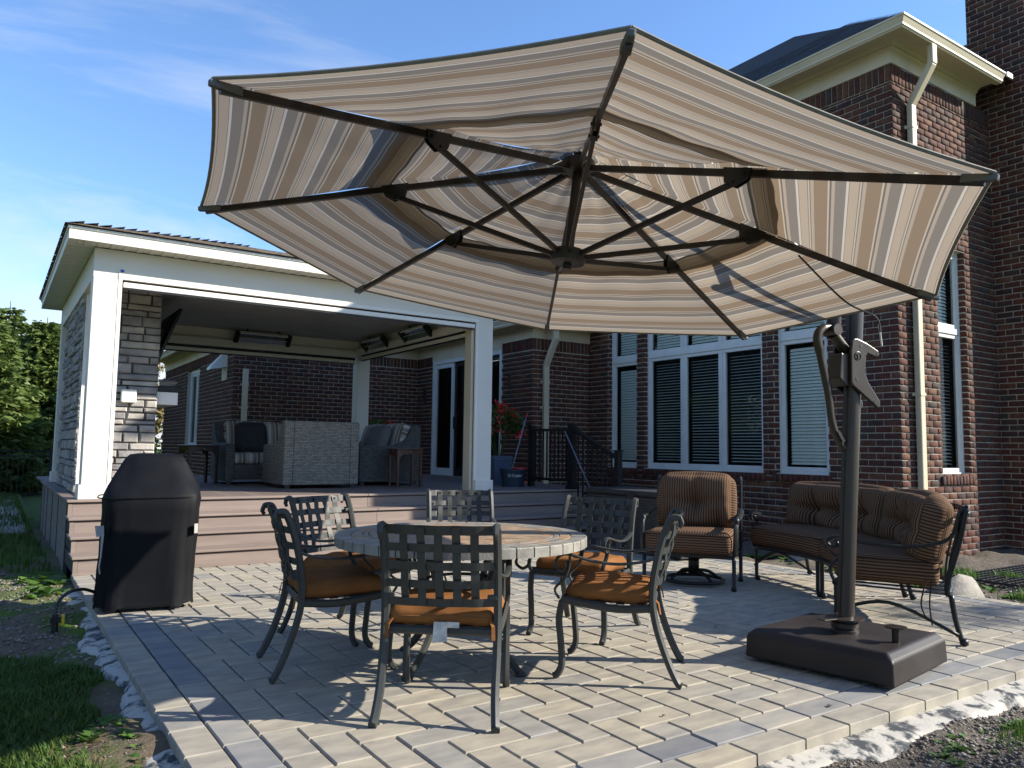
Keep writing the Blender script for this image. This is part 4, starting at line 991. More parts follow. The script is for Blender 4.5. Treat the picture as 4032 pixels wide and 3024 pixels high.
CHAIRS = [  # centre of the feet, facing azimuth
    (1.875, 3.30, 51.5, 'dark aluminium chair at the front with its lattice back to the viewer', 'rust seat cushion with a white tag on the front chair'),
    (2.935, 3.325, 133, 'dark aluminium chair at the right front seen from its side', 'rust seat cushion with lattice shadow on the right front chair'),
    (1.665, 4.235, -9, 'dark aluminium chair at the left front in shade seen from its side', 'dark shaded rust seat cushion on the left front chair'),
    (2.03, 4.86, -66, 'dark aluminium chair behind the left side of the table in front of the steps', 'rust seat cushion of the chair behind the table near the steps'),
    (3.08, 5.20, -112, 'sunlit aluminium chair straight behind the table below the white pavilion post', 'rust seat cushion half hidden under the far side of the table'),
    (3.36, 4.12, 208, 'dark aluminium chair behind the right side of the table before the black box', 'sunny rust seat cushion on the chair right of the table')]
for i, (cx, cy, az, l1, l2) in enumerate(CHAIRS):
    place_chair(i, cx, cy, az, l1); seat_cushion(cx, cy, az, l2, 20+i)
random.seed(77)
# tag hanging from the front cushion
a_ = R(51.5)-math.pi/2; M_ = Matrix.Translation((1.875, 3.30, 0)) @ Matrix.Rotation(a_, 4, 'Z')
b = MB(); b.add([(-.03, -.248, .43), (.03, -.248, .43), (.032, -.252, .345), (-.034, -.256, .34)], [(0, 1, 2, 3)]); b.add([(.03, -.249, .432), (.085, -.249, .43), (.085, -.25, .405), (.03, -.25, .405)], [(0, 1, 2, 3)])
o = b.xf(M_).build('care_tag', K['paper']); o.modifiers.new('s', 'SOLIDIFY').thickness = .001
tag(o, 'crinkled white care tag hanging under the front chair cushion', 'tag')
# ------------------------------------------------------------------ round table
TX, TY, TR, TZ = 2.28, 3.885, .715, .72
tb = thing('dining_table', 'round stone mosaic dining table between six aluminium chairs', 'table', (TX, TY, 0))
MB().lathe([(TR-.06, TZ-.05), (TR-.012, TZ-.048), (TR-.012, TZ-.008), (TR-.02, TZ-.006)], 72).build('top_slab', K['grout'], tb)
def arc_tile(r0, r1, a0, a1, z0, z1, name, m, lip=0):
    n = 3; b = MB(); V = []
    for k in range(n+1):
        a = a0+(a1-a0)*k/n
        for r_, z in ((r0, z1), (r1-.004, z1), (r1, z1-.005), (r1, z0), (r0, z0)): V.append((r_*math.cos(a), r_*math.sin(a), z))
    Fs = []
    for k in range(n):
        for q in range(5): Fs.append((k*5+q, k*5+(q+1) % 5, k*5+5+(q+1) % 5, k*5+5+q))
    Fs += [(4, 3, 2, 1, 0), tuple(range(n*5, n*5+5))]; b.add(V, [tuple(reversed(f)) for f in Fs]); return b.build(name, m, tb)
N = 44
for k in range(N): g_ = .004/TR; a = 2*math.pi*k/N; arc_tile(TR-.088, TR, a+g_, a+2*math.pi/N-g_, TZ-.052, TZ+random.uniform(-.0006, .0006), 'rim_tile', K['tile_grey'])
N = 30
for k in range(N): a = 2*math.pi*(k+.3)/N; arc_tile(TR-.152, TR-.092, a+.004, a+2*math.pi/N-.004, TZ-.012, TZ, 'ring_tile', K['tile'] if k % 3 else K['tile_grey'])
N = 22
for k in range(N): a = 2*math.pi*(k+.6)/N; arc_tile(TR-.184, TR-.156, a+.004, a+2*math.pi/N-.004, TZ-.012, TZ, 'band_tile', K['tile_grey'])
rin = TR-.188; s_ = .092; rr = 0
for j in range(-7, 8):
    for i in range(-7, 8):
        cx, cy = i*s_+(s_/2 if j % 2 else 0), j*s_*.9
        hw, hh = s_/2-.002, s_*.45-.002
        c = [(cx-hw, cy-hh), (cx+hw, cy-hh), (cx+hw, cy+hh), (cx-hw, cy+hh)]
        ins = [math.hypot(*p) < rin-.002 for p in c]
        if not any(ins): continue
        if not all(ins): c = [(p if q else (p[0]*(rin-.002)/math.hypot(*p), p[1]*(rin-.002)/math.hypot(*p))) for p, q in zip(c, ins)]
        b = MB(); b.prism(c, lambda p, d: (p[0], p[1], d), TZ-.010, TZ+random.uniform(-.0005, .0008)); b.build('mosaic_tile', K['tile'], tb)
for k in range(4):
    a = R(20+90*k); ca, sa = math.cos(a), math.sin(a); f = lambda r_, z: (r_*ca, r_*sa, z)
    b = MB(); b.tube(sm([f(.50, .655), f(.40, .645), f(.27, .58), f(.20, .45), f(.20, .32), f(.25, .20), f(.34, .08), f(.42, .012)], 5), .020, 6, .85, 1.2); b.tube(sm([f(.46, .655), f(.475, .60), f(.43, .565), f(.385, .59), f(.40, .63)], 4), .009, 6)
    b.build('leg', K['alu'], tb, auto=35); MB().lathe([(.03, 0), (.034, .008), (.022, .02)], 10, f(.425, 0)).build('foot', K['alu'], tb)
b = MB(); 
for z in (.34, .46): b.tube([(.20*math.cos(2*math.pi*k/28), .20*math.sin(2*math.pi*k/28), z) for k in range(28)], .009, 6, closed=True)
for k in range(14): a = 2*math.pi*k/14; b.bar((.2*math.cos(a), .2*math.sin(a), .34), (.2*math.cos(a+.22), .2*math.sin(a+.22), .46), .022, .005)
for k in range(6): a = 2*math.pi*k/6; b.bar((.19*math.cos(a), .19*math.sin(a), .40), (-.19*math.cos(a), -.19*math.sin(a), .40), .02, .008)
b.build('basket_ring', K['alu'], tb)
MB().lathe([(.50, TZ-.064), (.50, TZ-.052)], 40).build('support_ring', K['alu'], tb)
# ------------------------------------------------------------------ covered grill
gr = thing('covered_grill', 'barbecue grill under a black fabric cover at the patio edge', 'grill', (1.03, 6.46, 0), R(-8))
b = MB(); secs = [(.035, .325, .285, 0), (.08, .32, .28, 0), (.30, .312, .272, 0), (.55, .305, .27, 0), (.72, .305, .272, 0), (.80, .31, .278, 0), (.845, .302, .262, .006), (.90, .285, .225, .02), (.98, .245, .175, .035), (1.06, .205, .13, .045), (1.10, .185, .108, .05), (1.128, .16, .085, .05), (1.138, .10, .05, .05)]
n = 64
for k, (z, hw, hd, yo) in enumerate(secs):
    for i in range(n):
        a = 2*math.pi*i/n; c, s = math.cos(a), math.sin(a); e = .42
        x = 1.09*hw*math.copysign(abs(c)**e, c); y = hd*math.copysign(abs(s)**e, s)
        # facet the four corners, let the cloth hang in folds
        fold = .010*math.sin(a*9+z*3)*max(0, 1-z)*(z < .85)+.006*math.sin(a*23+z*7)*(z < .7)+.012*math.sin(a*5+z*9)*(z >= .85)
        q = 1+fold/.3; zz = z+(.012*math.sin(a*7) if k == 0 else 0)
        b.v.append((x*q*(1-.06*(1-min(z, .8)/.8))+.03*z, y*q+yo, zz))
for k in range(len(secs)-1):
    for i in range(n): b.f.append((k*n+i, k*n+(i+1) % n, (k+1)*n+(i+1) % n, (k+1)*n+i))
b.f.append(tuple(range((len(secs)-1)*n, len(secs)*n)))
b.build('cover', K['cover'], gr, smooth=True)
b = MB(); b.tube([(.342*math.copysign(abs(math.cos(2*math.pi*i/48))**.42, math.cos(2*math.pi*i/48)), .28*math.copysign(abs(math.sin(2*math.pi*i/48))**.42, math.sin(2*math.pi*i/48)), .815) for i in range(48)], .005, 5, closed=True); b.build('seam', K['cover'], gr)
b = MB(); b.box(-.26, .26, -.2, .22, .015, .10); b.box(-.24, -.18, -.22, -.16, 0, .06); b.box(.18, .24, -.22, -.16, 0, .06); b.build('cart', K['plastic_black'], gr)
b = MB(); b.add([(-.345, -.222, .62), (-.285, -.290, .625), (-.28, -.292, .56), (-.33, -.242, .54)], [(0, 1, 2, 3)]); b.add([(-.300, -.287, .575), (-.280, -.293, .575), (-.290, -.296, .40), (-.299, -.295, .40)], [(0, 1, 2, 3)]); b.tube([(-.294, -.295, .41), (-.302, -.297, .34), (-.294, -.298, .29)], .005, 5); b.build('strap', K['grey_tape'], gr)
b = MB(); b.add([(.312, -.272, .62), (.340, -.238, .62), (.340, -.238, .55), (.314, -.272, .55)], [(0, 1, 2, 3)]); b.build('strap', K['grey_tape'], gr)
ho = thing('gas_hose', 'thin black gas hose with yellow valve leaving the grill', 'hose', (.6, 6.3, 0), world=True)
MB().tube(sm([(.72, 6.42, .12), (.62, 6.38, .165), (.52, 6.32, .16), (.455, 6.27, .10), (.445, 6.25, .02)], 6), .012, 8).build('hose', K['plastic_black'], ho, smooth=True)
MB().tube([(.445, 6.25, .03), (.445, 6.24, -.10)], .022, 8).box(.415, .475, 6.21, 6.27, -.02, .02).build('valve', K['black_metal'], ho)
MB().box(.48, .50, 6.215, 6.24, -.045, .03).build('valve_handle', K['brass'], ho, bevel=.004)
# ------------------------------------------------------------------ lounge swivel chair
LCX, LCY, LRZ = 5.49, 5.10, R(124)
lc = thing('lounge_chair', 'black aluminium swivel lounge chair near the brick wall', 'armchair', (LCX, LCY, 0), LRZ)
b = MB(); b.box(-.39, .39, -.30, .33, .27, .305); b.build('seat_frame', K['alu_black'], lc, bevel=.008)
for s in (-1, 1):
    for y in (.31, -.27):
        b = MB(); b.tube([(.395*s, y, .30), (.395*s, y, .05), (.395*s, y+.012, .02)], .018, 8); b.lathe([(.012, 0), (.024, .008), (.024, .03), (.016, .045)], 10, (.395*s, y+.012, 0)); b.build('leg', K['alu_black'], lc, smooth=True)
    b = MB(); b.tube(sm([(.405*s, .31, .30), (.412*s, .315, .42), (.415*s, .29, .56), (.415*s, .24, .605), (.415*s, .05, .61), (.412*s, -.15, .625), (.405*s, -.30, .66)], 5), [.019]*31, 6, 1.3, .8)
    b.build('arm', K['alu_black'], lc, auto=40)
    MB().tube([(.415*s-.02, .262, .598), (.415*s+.02, .262, .598)], .034, 10).build('arm_knob', K['alu_black'], lc, smooth=True)
    b = MB(); b.tube(sm([(.40*s, -.27, .30), (.40*s, -.30, .55), (.395*s, -.37, .93), (.385*s, -.385, .95)], 5), .016, 6); b.build('back_post', K['alu_black'], lc, auto=40)
b = MB(); b.bar((-.39, -.385, .95), (.39, -.385, .95), .03, .03); [b.bar((x, -.30, .32), (x, -.38, .95), .02, .01) for x in (-.22, -.11, 0, .11, .22)]; b.build('back_frame', K['alu_black'], lc)
b = MB(); b.tube([(.27*math.cos(2*math.pi*k/32), .27*math.sin(2*math.pi*k/32), .035) for k in range(32)], .016, 8, closed=True); b.lathe([(.05, .09), (.05, .27)], 12)
for k in range(4): a = R(45+90*k); b.tube(sm([(.27*math.cos(a), .27*math.sin(a), .035), (.16*math.cos(a), .16*math.sin(a), .10), (.0, 0, .12)], 4), .015, 6)
b.build('swivel_base', K['alu_black'], lc, smooth=True)
def lo(p): return p
t = thing('seat_cushion', 'thick brown striped seat cushion on the swivel lounge chair', 'cushion', (LCX, LCY, 0), LRZ, group='brown striped lounge cushions')
c = cushion(.755, .68, .19, .055, .02, n=16, fn=lambda p: Vector((p.x, p.y+.04, p.z+.305))); c.build('pad', K['tan_stripe'], t, smooth=True)
MB().tube([(x, y+.04, z+.305) for x, y, z in loop_rect(.76, .685, .168, .06)], .006, 5, closed=True).build('piping', K['tan_stripe'], t)
t = thing('back_cushion', 'tufted brown striped back cushion of the swivel lounge chair', 'cushion', (LCX, LCY, 0), LRZ, group='brown striped lounge cushions')
def up_back(tilt, y0, z0):
    M_ = Matrix.Translation((0, y0, z0)) @ Matrix.Rotation(R(90)+tilt, 4, 'X') @ Matrix.Rotation(math.pi, 4, 'Z')
    return lambda p: M_ @ Vector((p.x, p.y, p.z))
# local cushion: x width, y height, z thickness towards the sitter
def back_fn(y0, z0, tilt):
    c_, s_ = math.cos(tilt), math.sin(tilt)
    return lambda p: Vector((p.x, y0+p.z*c_-(p.y)*s_, z0+p.y*c_+p.z*s_))
c = cushion(.70, .56, .20, .097, .075, tufts=((-.0, .0), (-.21, -.24), (.22, -.24)), n=26, uvmode='back', td=.13, tr=.12, fn=back_fn(-.285, .70, R(13))); c.build('pad', K['tan_stripe'], t, smooth=True)
# ------------------------------------------------------------------ crescent sofa
SO, SRI, SRO = Vector((4.30, 5.0)), 1.80, 2.56
def arc(th, r_, z): a = R(th); return (SO.x+r_*math.cos(a), SO.y+r_*math.sin(a), z)
sf = thing('crescent_sofa', 'curved black aluminium outdoor sofa facing the patio', 'sofa', (6.1, 3.9, 0), world=True)
TH0, TH1, THM = -3.0, -69.5, -31.5
for th in (TH0, THM+1.3, THM-1.3, TH1):
    for r_, m_ in ((SRI+.04, 0), (SRO-.02, 1)):
        b = MB(); sp = .05 if m_ else 0; b.tube(sm([arc(th, r_, .31), arc(th, r_+sp*.4, .16), arc(th, r_+sp, .04), arc(th, r_+sp+.012, .012)], 4), .017, 8); b.lathe([(.014, 0), (.026, .01), (.026, .03), (.016, .045)], 10, arc(th, r_+sp+.014, 0)); b.build('leg', K['alu_black'], sf, smooth=True)
for r_, z, w_ in ((SRI+.03, .315, .018), (SRO-.04, .315, .018), (SRO+.08, .83, .017), (SRO-.01, .50, .012)):
    b = MB(); b.tube([arc(TH0+(TH1-TH0)*k/30, r_, z) for k in range(31)], w_, 8, 1, 1.2); b.build('curved_rail', K['alu_black'], sf, smooth=True)
b = MB()
for k in range(17): th = TH0+(TH1-TH0)*k/16; b.bar(arc(th, SRI+.03, .312), arc(th, SRO-.04, .312), .05, .006)
b.build('seat_slats', K['alu_black'], sf)
for k in range(19):
    th = TH0+(TH1-TH0)*k/18; MB().tube(sm([arc(th, SRO-.04, .315), arc(th, SRO-.02, .5), arc(th, SRO+.07, .845)], 3), .008, 5).build('back_bar', K['alu_black'], sf)
for th, s in ((TH0+1.0, 1), (TH1-1.0, -1)):
    b = MB(); b.tube(sm([arc(th, SRO+.10, .885), arc(th, SRO+.05, .84), arc(th, SRO+.02, .72), arc(th, SRO-.06, .645), arc(th, SRI+.48, .60), arc(th, SRI+.2, .61), arc(th, SRI+.06, .635), arc(th, SRI+.0, .61), arc(th, SRI+.015, .565), arc(th, SRI+.06, .575)], 5), .016, 6, 1.4, .8); b.build('arm', K['alu_black'], sf, auto=40)
    b = MB(); b.tube(sm([arc(th, SRI+.05, .61), arc(th, SRI+.085, .52), arc(th, SRI+.01, .42), arc(th, SRI+.04, .32)], 5), .012, 6); b.build('arm_support', K['alu_black'], sf, smooth=True)
    b = MB(); b.tube(sm([arc(th, SRO+.09, .885), arc(th, SRO+.04, .65), arc(th, SRO-.03, .4), arc(th, SRO-.03, .31)], 5), .018, 8); b.build('end_post', K['alu_black'], sf, smooth=True)
    b = MB(); b.tube(sm([arc(th, SRI+.05, .14), arc(th, (SRI+SRO)/2, .225), arc(th, SRO+.02, .07)], 6), .012, 6); b.build('end_brace', K['alu_black'], sf, smooth=True)
b = MB(); b.tube(sm([arc(TH0, SRI+.04, .18), arc(-12, SRI+.03, .295), arc(THM+3, SRI+.04, .18)], 6), .009, 6); b.build('brace', K['alu_black'], sf, smooth=True)
def bend(thc, rc, z0, tilt=0, base=None):
    """x along the arc, y radial"""
    def f(p):
        th = thc-math.degrees(p.x/2.15); return Vector(arc(th, rc+p.y, z0+p.z))
    return f
def bend_back(thc, rb, z0, tilt):
    c_, s_ = math.cos(tilt), math.sin(tilt)
    def f(p):
        th = thc-math.degrees(p.x/2.28); return Vector(arc(th, rb-p.z*c_+p.y*s_, z0+p.y*c_+p.z*s_))
    return f
span = math.radians((TH0-TH1)/2)*2.15-.03
for thc, l1, l2 in ((TH0/2+THM/2-.3, 'brown striped seat cushion on the far half of the crescent sofa', 'tufted brown back cushion on the far half of the crescent sofa'), (TH1/2+THM/2+.3, 'brown striped seat cushion on the near half of the crescent sofa', 'tufted brown back cushion on the near half of the crescent sofa')):
    t = thing('seat_cushion', l1, 'cushion', arc(thc, 2.15, .3), world=True, group='brown striped lounge cushions')
    cushion(span, .66, .185, .055, .02, n=20, fn=bend(thc, (SRI+SRO)/2-.05, .325)).build('pad', K['tan_stripe'], t, smooth=True)
    MB().tube([tuple(bend(thc, (SRI+SRO)/2-.05, .325)(Vector(p))) for p in loop_rect(span, .665, .165, .06, 6)], .006, 5, closed=True).build('piping', K['tan_stripe'], t)
    t = thing('back_cushion', l2, 'cushion', arc(thc, 2.45, .5), world=True, group='brown striped lounge cushions')
    sp2 = span*2.28/2.15-.01
    tf = [(x, y) for x in (-sp2*.25, sp2*.25) for y in (-.02,)]+[(0, -.02)]
    cushion(sp2, .48, .20, .09, .065, tufts=tf+[(-sp2*.25, -.22), (sp2*.25, -.22)], n=36, uvmode='back', fn=bend_back(thc, SRO-.045, .665, R(13)), tr=.11, td=.12).build('pad', K['tan_stripe'], t, smooth=True)
b = MB(); 
for k in range(2): b.tube(sm([arc(TH1-1.6, SRO-.12-.03*k, .40), arc(TH1-2.2, SRO-.13-.05*k, .25), arc(TH1-2.0, SRO-.12-.03*k, .12+.03*k)], 4), .005, 5)
b.build('tie_cord', K['tan_stripe'], sf)
# ------------------------------------------------------------------ wicker furniture on the deck
def wicker_seat(name, label, cat, loc, rz, W, Dp, m, cushions, group=None):
    t = thing(name, label, cat, loc, rz, group)
    pr = [(0, .05), (0, .90), (.03, .93), (.10, .93), (.16, .885), (.23, .74), (.31, .655), (.42, .615), (Dp-.03, .595), (Dp, .57), (Dp, .05)]
    for s in (-1, 1):
        b = MB(); x0, x1 = (s*W/2, s*(W/2-.13)) if s < 0 else (s*(W/2-.13), s*W/2)
        b.prism(pr, lambda p, d: (d, p[0], p[1]), x0, x1); b.build('arm', K[m], t, bevel=.012)
    MB().box(-W/2+.131, W/2-.131, .002, .13, .05, .928).build('back', K[m], t, bevel=.012)
    MB().box(-W/2+.131, W/2-.131, .131, Dp-.03, .07, .30).build('seat_base', K[m], t, bevel=.01)
    b = MB()
    for x in (-W/2+.07, W/2-.07):
        for y in (.07, Dp-.07): b.box(x-.03, x+.03, y-.03, y+.03, 0, .055)
    b.build('feet', K['wood_dark'], t)
    return t
g_ = 'grey wicker seating under the pavilion'
wicker_seat('wicker_armchair', 'large grey wicker armchair with its back to the steps', 'armchair', (3.86, 10.45, DZ), 0, 1.08, .98, 'wicker', 1, g_)
wicker_seat('wicker_loveseat', 'dark wicker loveseat holding a charcoal pillow at the back of the deck', 'sofa', (3.98, 12.80, DZ), math.pi, 2.15, .92, 'wicker_dark', 2, g_)
wicker_seat('wicker_sofa', 'dark wicker sofa seen end on beside the small red wood table', 'sofa', (5.66, 11.86, DZ), R(90), 1.75, 1.02, 'wicker_dark', 2, g_)
def wcush(loc, rz, w, d, h, label, back=False, m='wide_stripe'):
    t = thing('back_cushion' if back else 'seat_cushion', label, 'cushion', loc, rz, group='taupe striped wicker cushions')
    if back: cushion(w, d, h, .06, .04, n=12, uvmode='back', fn=back_fn(0, d/2, R(14))).build('pad', K[m], t, smooth=True)
    else: cushion(w, d, h, .05, .02, n=10, uvmode='back').build('pad', K[m], t, smooth=True)
for k, x in enumerate((4.49, 3.49)):
    wcush((x, 12.25, DZ+.30), math.pi, .90, .66, .16, ('striped seat cushion of the loveseat behind the wicker armchair', 'striped seat cushion of the loveseat under the charcoal pillow')[k])
    wcush((x, 12.66, DZ+.44), math.pi, .90, .50, .16, ('striped back cushion half hidden behind the wicker armchair', 'striped back cushion behind the charcoal pillow')[k], True)
for k, y in enumerate((11.44, 12.22)):
    wcush((5.03, y, DZ+.30), R(90), .74, .70, .16, ('striped seat cushion at the near end of the end on sofa', 'striped seat cushion at the far end of the end on sofa')[k])
    wcush((5.50, y, DZ+.44), R(90), .74, .50, .17, ('striped back cushion nearest the sliding door', 'striped back cushion left of the grey pillow')[k], True)
def pillow(loc, rz, s, label, m, tilt):
    t = thing('throw_pillow', label, 'pillow', loc, rz)
    c = cushion(s, s, .13, .06, .05, n=10, fn=back_fn(0, s/2, tilt)); c.uv = None; c.build('pad', K[m], t, smooth=True)
pillow((3.40, 12.42, DZ+.46), math.pi, .46, 'square charcoal pillow leaning on the dark wicker loveseat', 'pillow', R(18))
pillow((5.22, 11.52, DZ+.46), R(108), .44, 'grey pillow leaning on the striped sofa cushions', 'pillow_grey', R(20))
def side_table(loc, rz, s, h, m, label):
    t = thing('side_table', label, 'table', loc, rz, group='small carved wood side tables')
    MB().box(-s/2, s/2, -s/2, s/2, h-.025, h).build('table_top', K[m], t, bevel=.006)
    MB().box(-s/2+.02, s/2-.02, -s/2+.02, s/2-.02, h-.085, h-.026).build('apron', K[m], t)
    for x in (-1, 1):
        for y in (-1, 1):
            cx, cy = x*(s/2-.03), y*(s/2-.03); MB().box(cx-.019, cx+.019, cy-.019, cy+.019, 0, h-.026).build('leg', K[m], t, bevel=.003)
            b = MB(); b.add([(cx-x*.02, cy, h-.086), (cx-x*.09, cy, h-.086), (cx-x*.02, cy, h-.15)], [(0, 1, 2)]); b.build('corner_bracket', K[m], t)
    MB().tube([(0, -s/2-.0, h-.055), (0, -s/2-.015, h-.055)], .008, 8).build('knob', K['chrome'], t)
side_table((2.60, 12.25, DZ), R(8), .46, .575, 'wood_dark', 'nearly black wood side table next to the charcoal pillow')
side_table((5.22, 10.62, DZ), R(-6), .42, .57, 'wood', 'reddish wood side table in front of the end on wicker sofa')
# ------------------------------------------------------------------ planters with begonias
def begonia(base, rad, hgt, nl, nf, seed, label, pot):
    rs = np.random.default_rng(seed); t = thing('flower_planter', label, 'planter', base, group='red begonias in planters')
    b = MB(); h, r0, r1 = pot
    for (w_, z0, z1, w2) in ((r0, 0, h*.82, r1*.96),):
        b.add([(-w_, -w_, z0), (w_, -w_, z0), (w_, w_, z0), (-w_, w_, z0), (-w2, -w2, z1), (w2, -w2, z1), (w2, w2, z1), (-w2, w2, z1)], [(0, 3, 2, 1), (0, 1, 5, 4), (1, 2, 6, 5), (2, 3, 7, 6), (3, 0, 4, 7), (4, 5, 6, 7)])
    b.box(-r1, r1, -r1, r1, h*.82, h); b.build('pot', K['teal_pot'], t, bevel=.012)
    V, Fq = [], []
    for k in range(nl):
        d = rs.normal(size=3); d /= np.linalg.norm(d); d[2] = abs(d[2])*1.0-.25; q = rs.uniform(.45, 1)**.5
        c = np.array([d[0]*rad*q, d[1]*rad*q, h+.08+hgt*.45+d[2]*hgt*.5*q]); L = rs.uniform(.07, .13); w_ = L*.45
        ax = d+rs.normal(size=3)*.5+np.array([0, 0, -.4]); ax /= np.linalg.norm(ax); sd_ = np.cross(ax, rs.normal(size=3)); sd_ /= np.linalg.norm(sd_); o_ = len(V)
        nm = np.cross(ax, sd_)*L*.12
        V += [c-ax*L*.5, c+sd_*w_*.5+nm, c+ax*L*.5, c-sd_*w_*.5+nm]; Fq.append((o_, o_+1, o_+2, o_+3))
    o = obj('foliage', npmesh('foliage', V, Fq, K['begonia']), t)
    b = MB()
    for k in range(9): a = 2*math.pi*k/9; b.tube([(.04*math.cos(a), .04*math.sin(a), h-.05), (rad*.4*math.cos(a), rad*.4*math.sin(a), h+hgt*.5)], .006, 5)
    b.build('stems', K['begonia'], t)
    for k in range(nf):
        d = rs.normal(size=3); d /= np.linalg.norm(d); d[2] = abs(d[2])-.35; d[1] = -abs(d[1])*.9+.2
        c = Vector((d[0]*rad*1.05, d[1]*rad*1.05, h+.08+hgt*.45+d[2]*hgt*.6)); V, Fq = [], []
        for j in range(9):
            p = c+Vector(rs.normal(size=3)*.034); a = Vector(rs.normal(size=3)).normalized()*.032; e_ = a.cross(Vector(rs.normal(size=3))).normalized()*.022; o_ = len(V)
            V += [p-a, p+e_, p+a, p-e_]; Fq.append((o_, o_+1, o_+2, o_+3))
        obj('flower', npmesh('flower', V, Fq, K['flower']), t)
    return t
begonia((7.0, 10.80, DZ), .46, .92, 700, 44, 5, 'slate blue planter of red begonias beside the white post', (.47, .135, .18))
begonia((6.15, 13.75, DZ), .42, .50, 320, 14, 6, 'red begonias peeking over the back of the wicker sofa', (.62, .15, .20))
# ------------------------------------------------------------------ mop bucket
bk = thing('mop_bucket', 'dark teal mop bucket with red wringer and white lettering', 'bucket', (6.78, 10.02, DZ), R(-30))
b = MB(); n = 32
for z, q in ((0, .82), (.02, .84), (.20, .98), (.235, 1.02), (.25, 1.06), (.262, 1.06)):
    for k in range(n): a = 2*math.pi*k/n; b.v.append((.20*q*math.cos(a), .145*q*math.sin(a), z+(.02*math.cos(a)**2 if z > .22 else 0)))
for k in range(5):
    for i in range(n): b.f.append((k*n+i, k*n+(i+1) % n, (k+1)*n+(i+1) % n, (k+1)*n+i))
b.f.append(tuple(range(n-1, -1, -1))); b.build('tub', K['bucket'], bk, auto=40)
b = MB(); b.lathe([(.0, .0), (.19, .0), (.18, -.02), (.0, -.02)], 28, (0, 0, .262)); b.v = [(x, y*.72, z) for x, y, z in b.v]; b.build('water_guard', K['bucket'], bk)
b = MB(); b.lathe([(.105, .0), (.118, .012), (.112, .03), (.08, .03), (.07, -.05)], 24, (.10, 0, .262)); b.build('wringer', K['red'], bk, smooth=True)
MB().box(.17, .215, -.05, .03, .06, .09).build('pedal', K['red'], bk)
fc = bpy.data.curves.new('lettering', 'FONT'); fc.body = 'O·Cedar'; fc.size = .062; fc.extrude = .0006; fc.align_x = 'CENTER'
fo = bpy.data.objects.new('tmp', fc); col.objects.link(fo)
me = bpy.data.meshes.new_from_object(fo.evaluated_get(bpy.context.evaluated_depsgraph_get())); bpy.data.objects.remove(fo); me.materials.clear(); me.materials.append(K['print']); me.name = 'lettering'
for v in me.vertices:
    x, z, e_ = v.co.x+.02, v.co.y+.155, v.co.z; q = .82+.16*(z/.2)+.012; v.co = (x, -(.145*q*math.sqrt(max(0, 1-(x/(.2*q))**2))+.002+e_), z)
obj('lettering', me, bk)
mp_ = thing('mop', 'blue grey mop handle with red tip leaning over the bucket', 'mop', (6.74, 10.06, DZ), world=True)
p0, p1 = Vector((6.72, 10.02, DZ+.15)), Vector((7.12, 10.14, DZ+1.16))
MB().tube([p0, p0.lerp(p1, .93)], .011, 8).build('handle', K['mop'], mp_, smooth=True); MB().tube([p0.lerp(p1, .92), p1], .014, 8).build('grip', K['red'], mp_, smooth=True)
pl = MB().tube([(7.12, 9.16, DZ+.86), (7.16, 8.62, DZ+.05)], .010, 6).build('broom_pole', K['mop'], smooth=True); tag(pl, 'thin grey pole leaning against the black deck railing', 'pole')
# ------------------------------------------------------------------ wicker deck box
bx = thing('deck_box', 'black wicker storage box between the steps and the lounge chair', 'storage box', (6.76, 7.0, 0), world=True)
MB().box(6.42, 7.10, 6.15, 7.78, .02, .67).build('body', K['wicker_black'], bx, bevel=.01)
MB().box(6.40, 7.12, 6.13, 7.80, .675, .74).build('lid', K['wicker_black'], bx, bevel=.015)
MB().box(6.385, 6.41, 6.88, 7.0, .60, .71).build('latch', K['plastic_black'], bx, bevel=.006)
# ------------------------------------------------------------------ cantilever umbrella
UC = Vector((2.408, 3.005, 2.640)); UN = Vector((.122, -.008, 1)).normalized(); UR, UD = 1.86, .470
ua = UN.cross(Vector((0, 1, 0))).normalized(); ub = UN.cross(ua)
US = 7.274
def tip(k, f=1.0, lift=0):
    t = US-k*math.pi/4; return UC+(ua*math.cos(t)+ub*math.sin(t))*(UR*f)-UN*(UD*f)+UN*lift
um = thing('cantilever_umbrella', 'large octagonal striped cantilever umbrella over the dining table', 'umbrella', (4.15, 2.70, 0), world=True)
PERIOD = .195
APO = UR*math.cos(math.pi/8)
def tier(k, f0, f1, h0, h1, nu, nv, sag, edge_in, bow):
    """one canopy panel between rib k and k+1, from radius fraction f0 out to f1"""
    b = MB(); uv = []
    A_, B_ = k, k+1
    def pt(u, v):
        f = f0+(f1-f0)*v; e_ = 4*u*(1-u)
        ff = f*(1-edge_in*e_*max(0, (v-.55)/.45)**1.5) if f1 > .9 else f
        p = tip(A_, ff).lerp(tip(B_, ff), u)
        lift = .032+(h0+(h1-h0)*v)-sag*math.sin(math.pi*v)*1.0-bow*e_*f
        lift += .004*math.sin(u*17+v*9+k)*(1-v)
        return p+UN*lift, f
    V, T = [], []
    for j in range(nv+1):
        for i in range(nu+1): p, f = pt(i/nu, j/nv); V.append(p); T.append((i/nu*f*1.3, (f*APO)/PERIOD+.08))
    Fs = []
    for j in range(nv):
        for i in range(nu):
            a = j*(nu+1)+i; q = (a, a+1, a+nu+2, a+nu+1); Fs.append(q); uv.extend([T[x] for x in q])
    b.add(V, Fs); b.uv = uv; return b
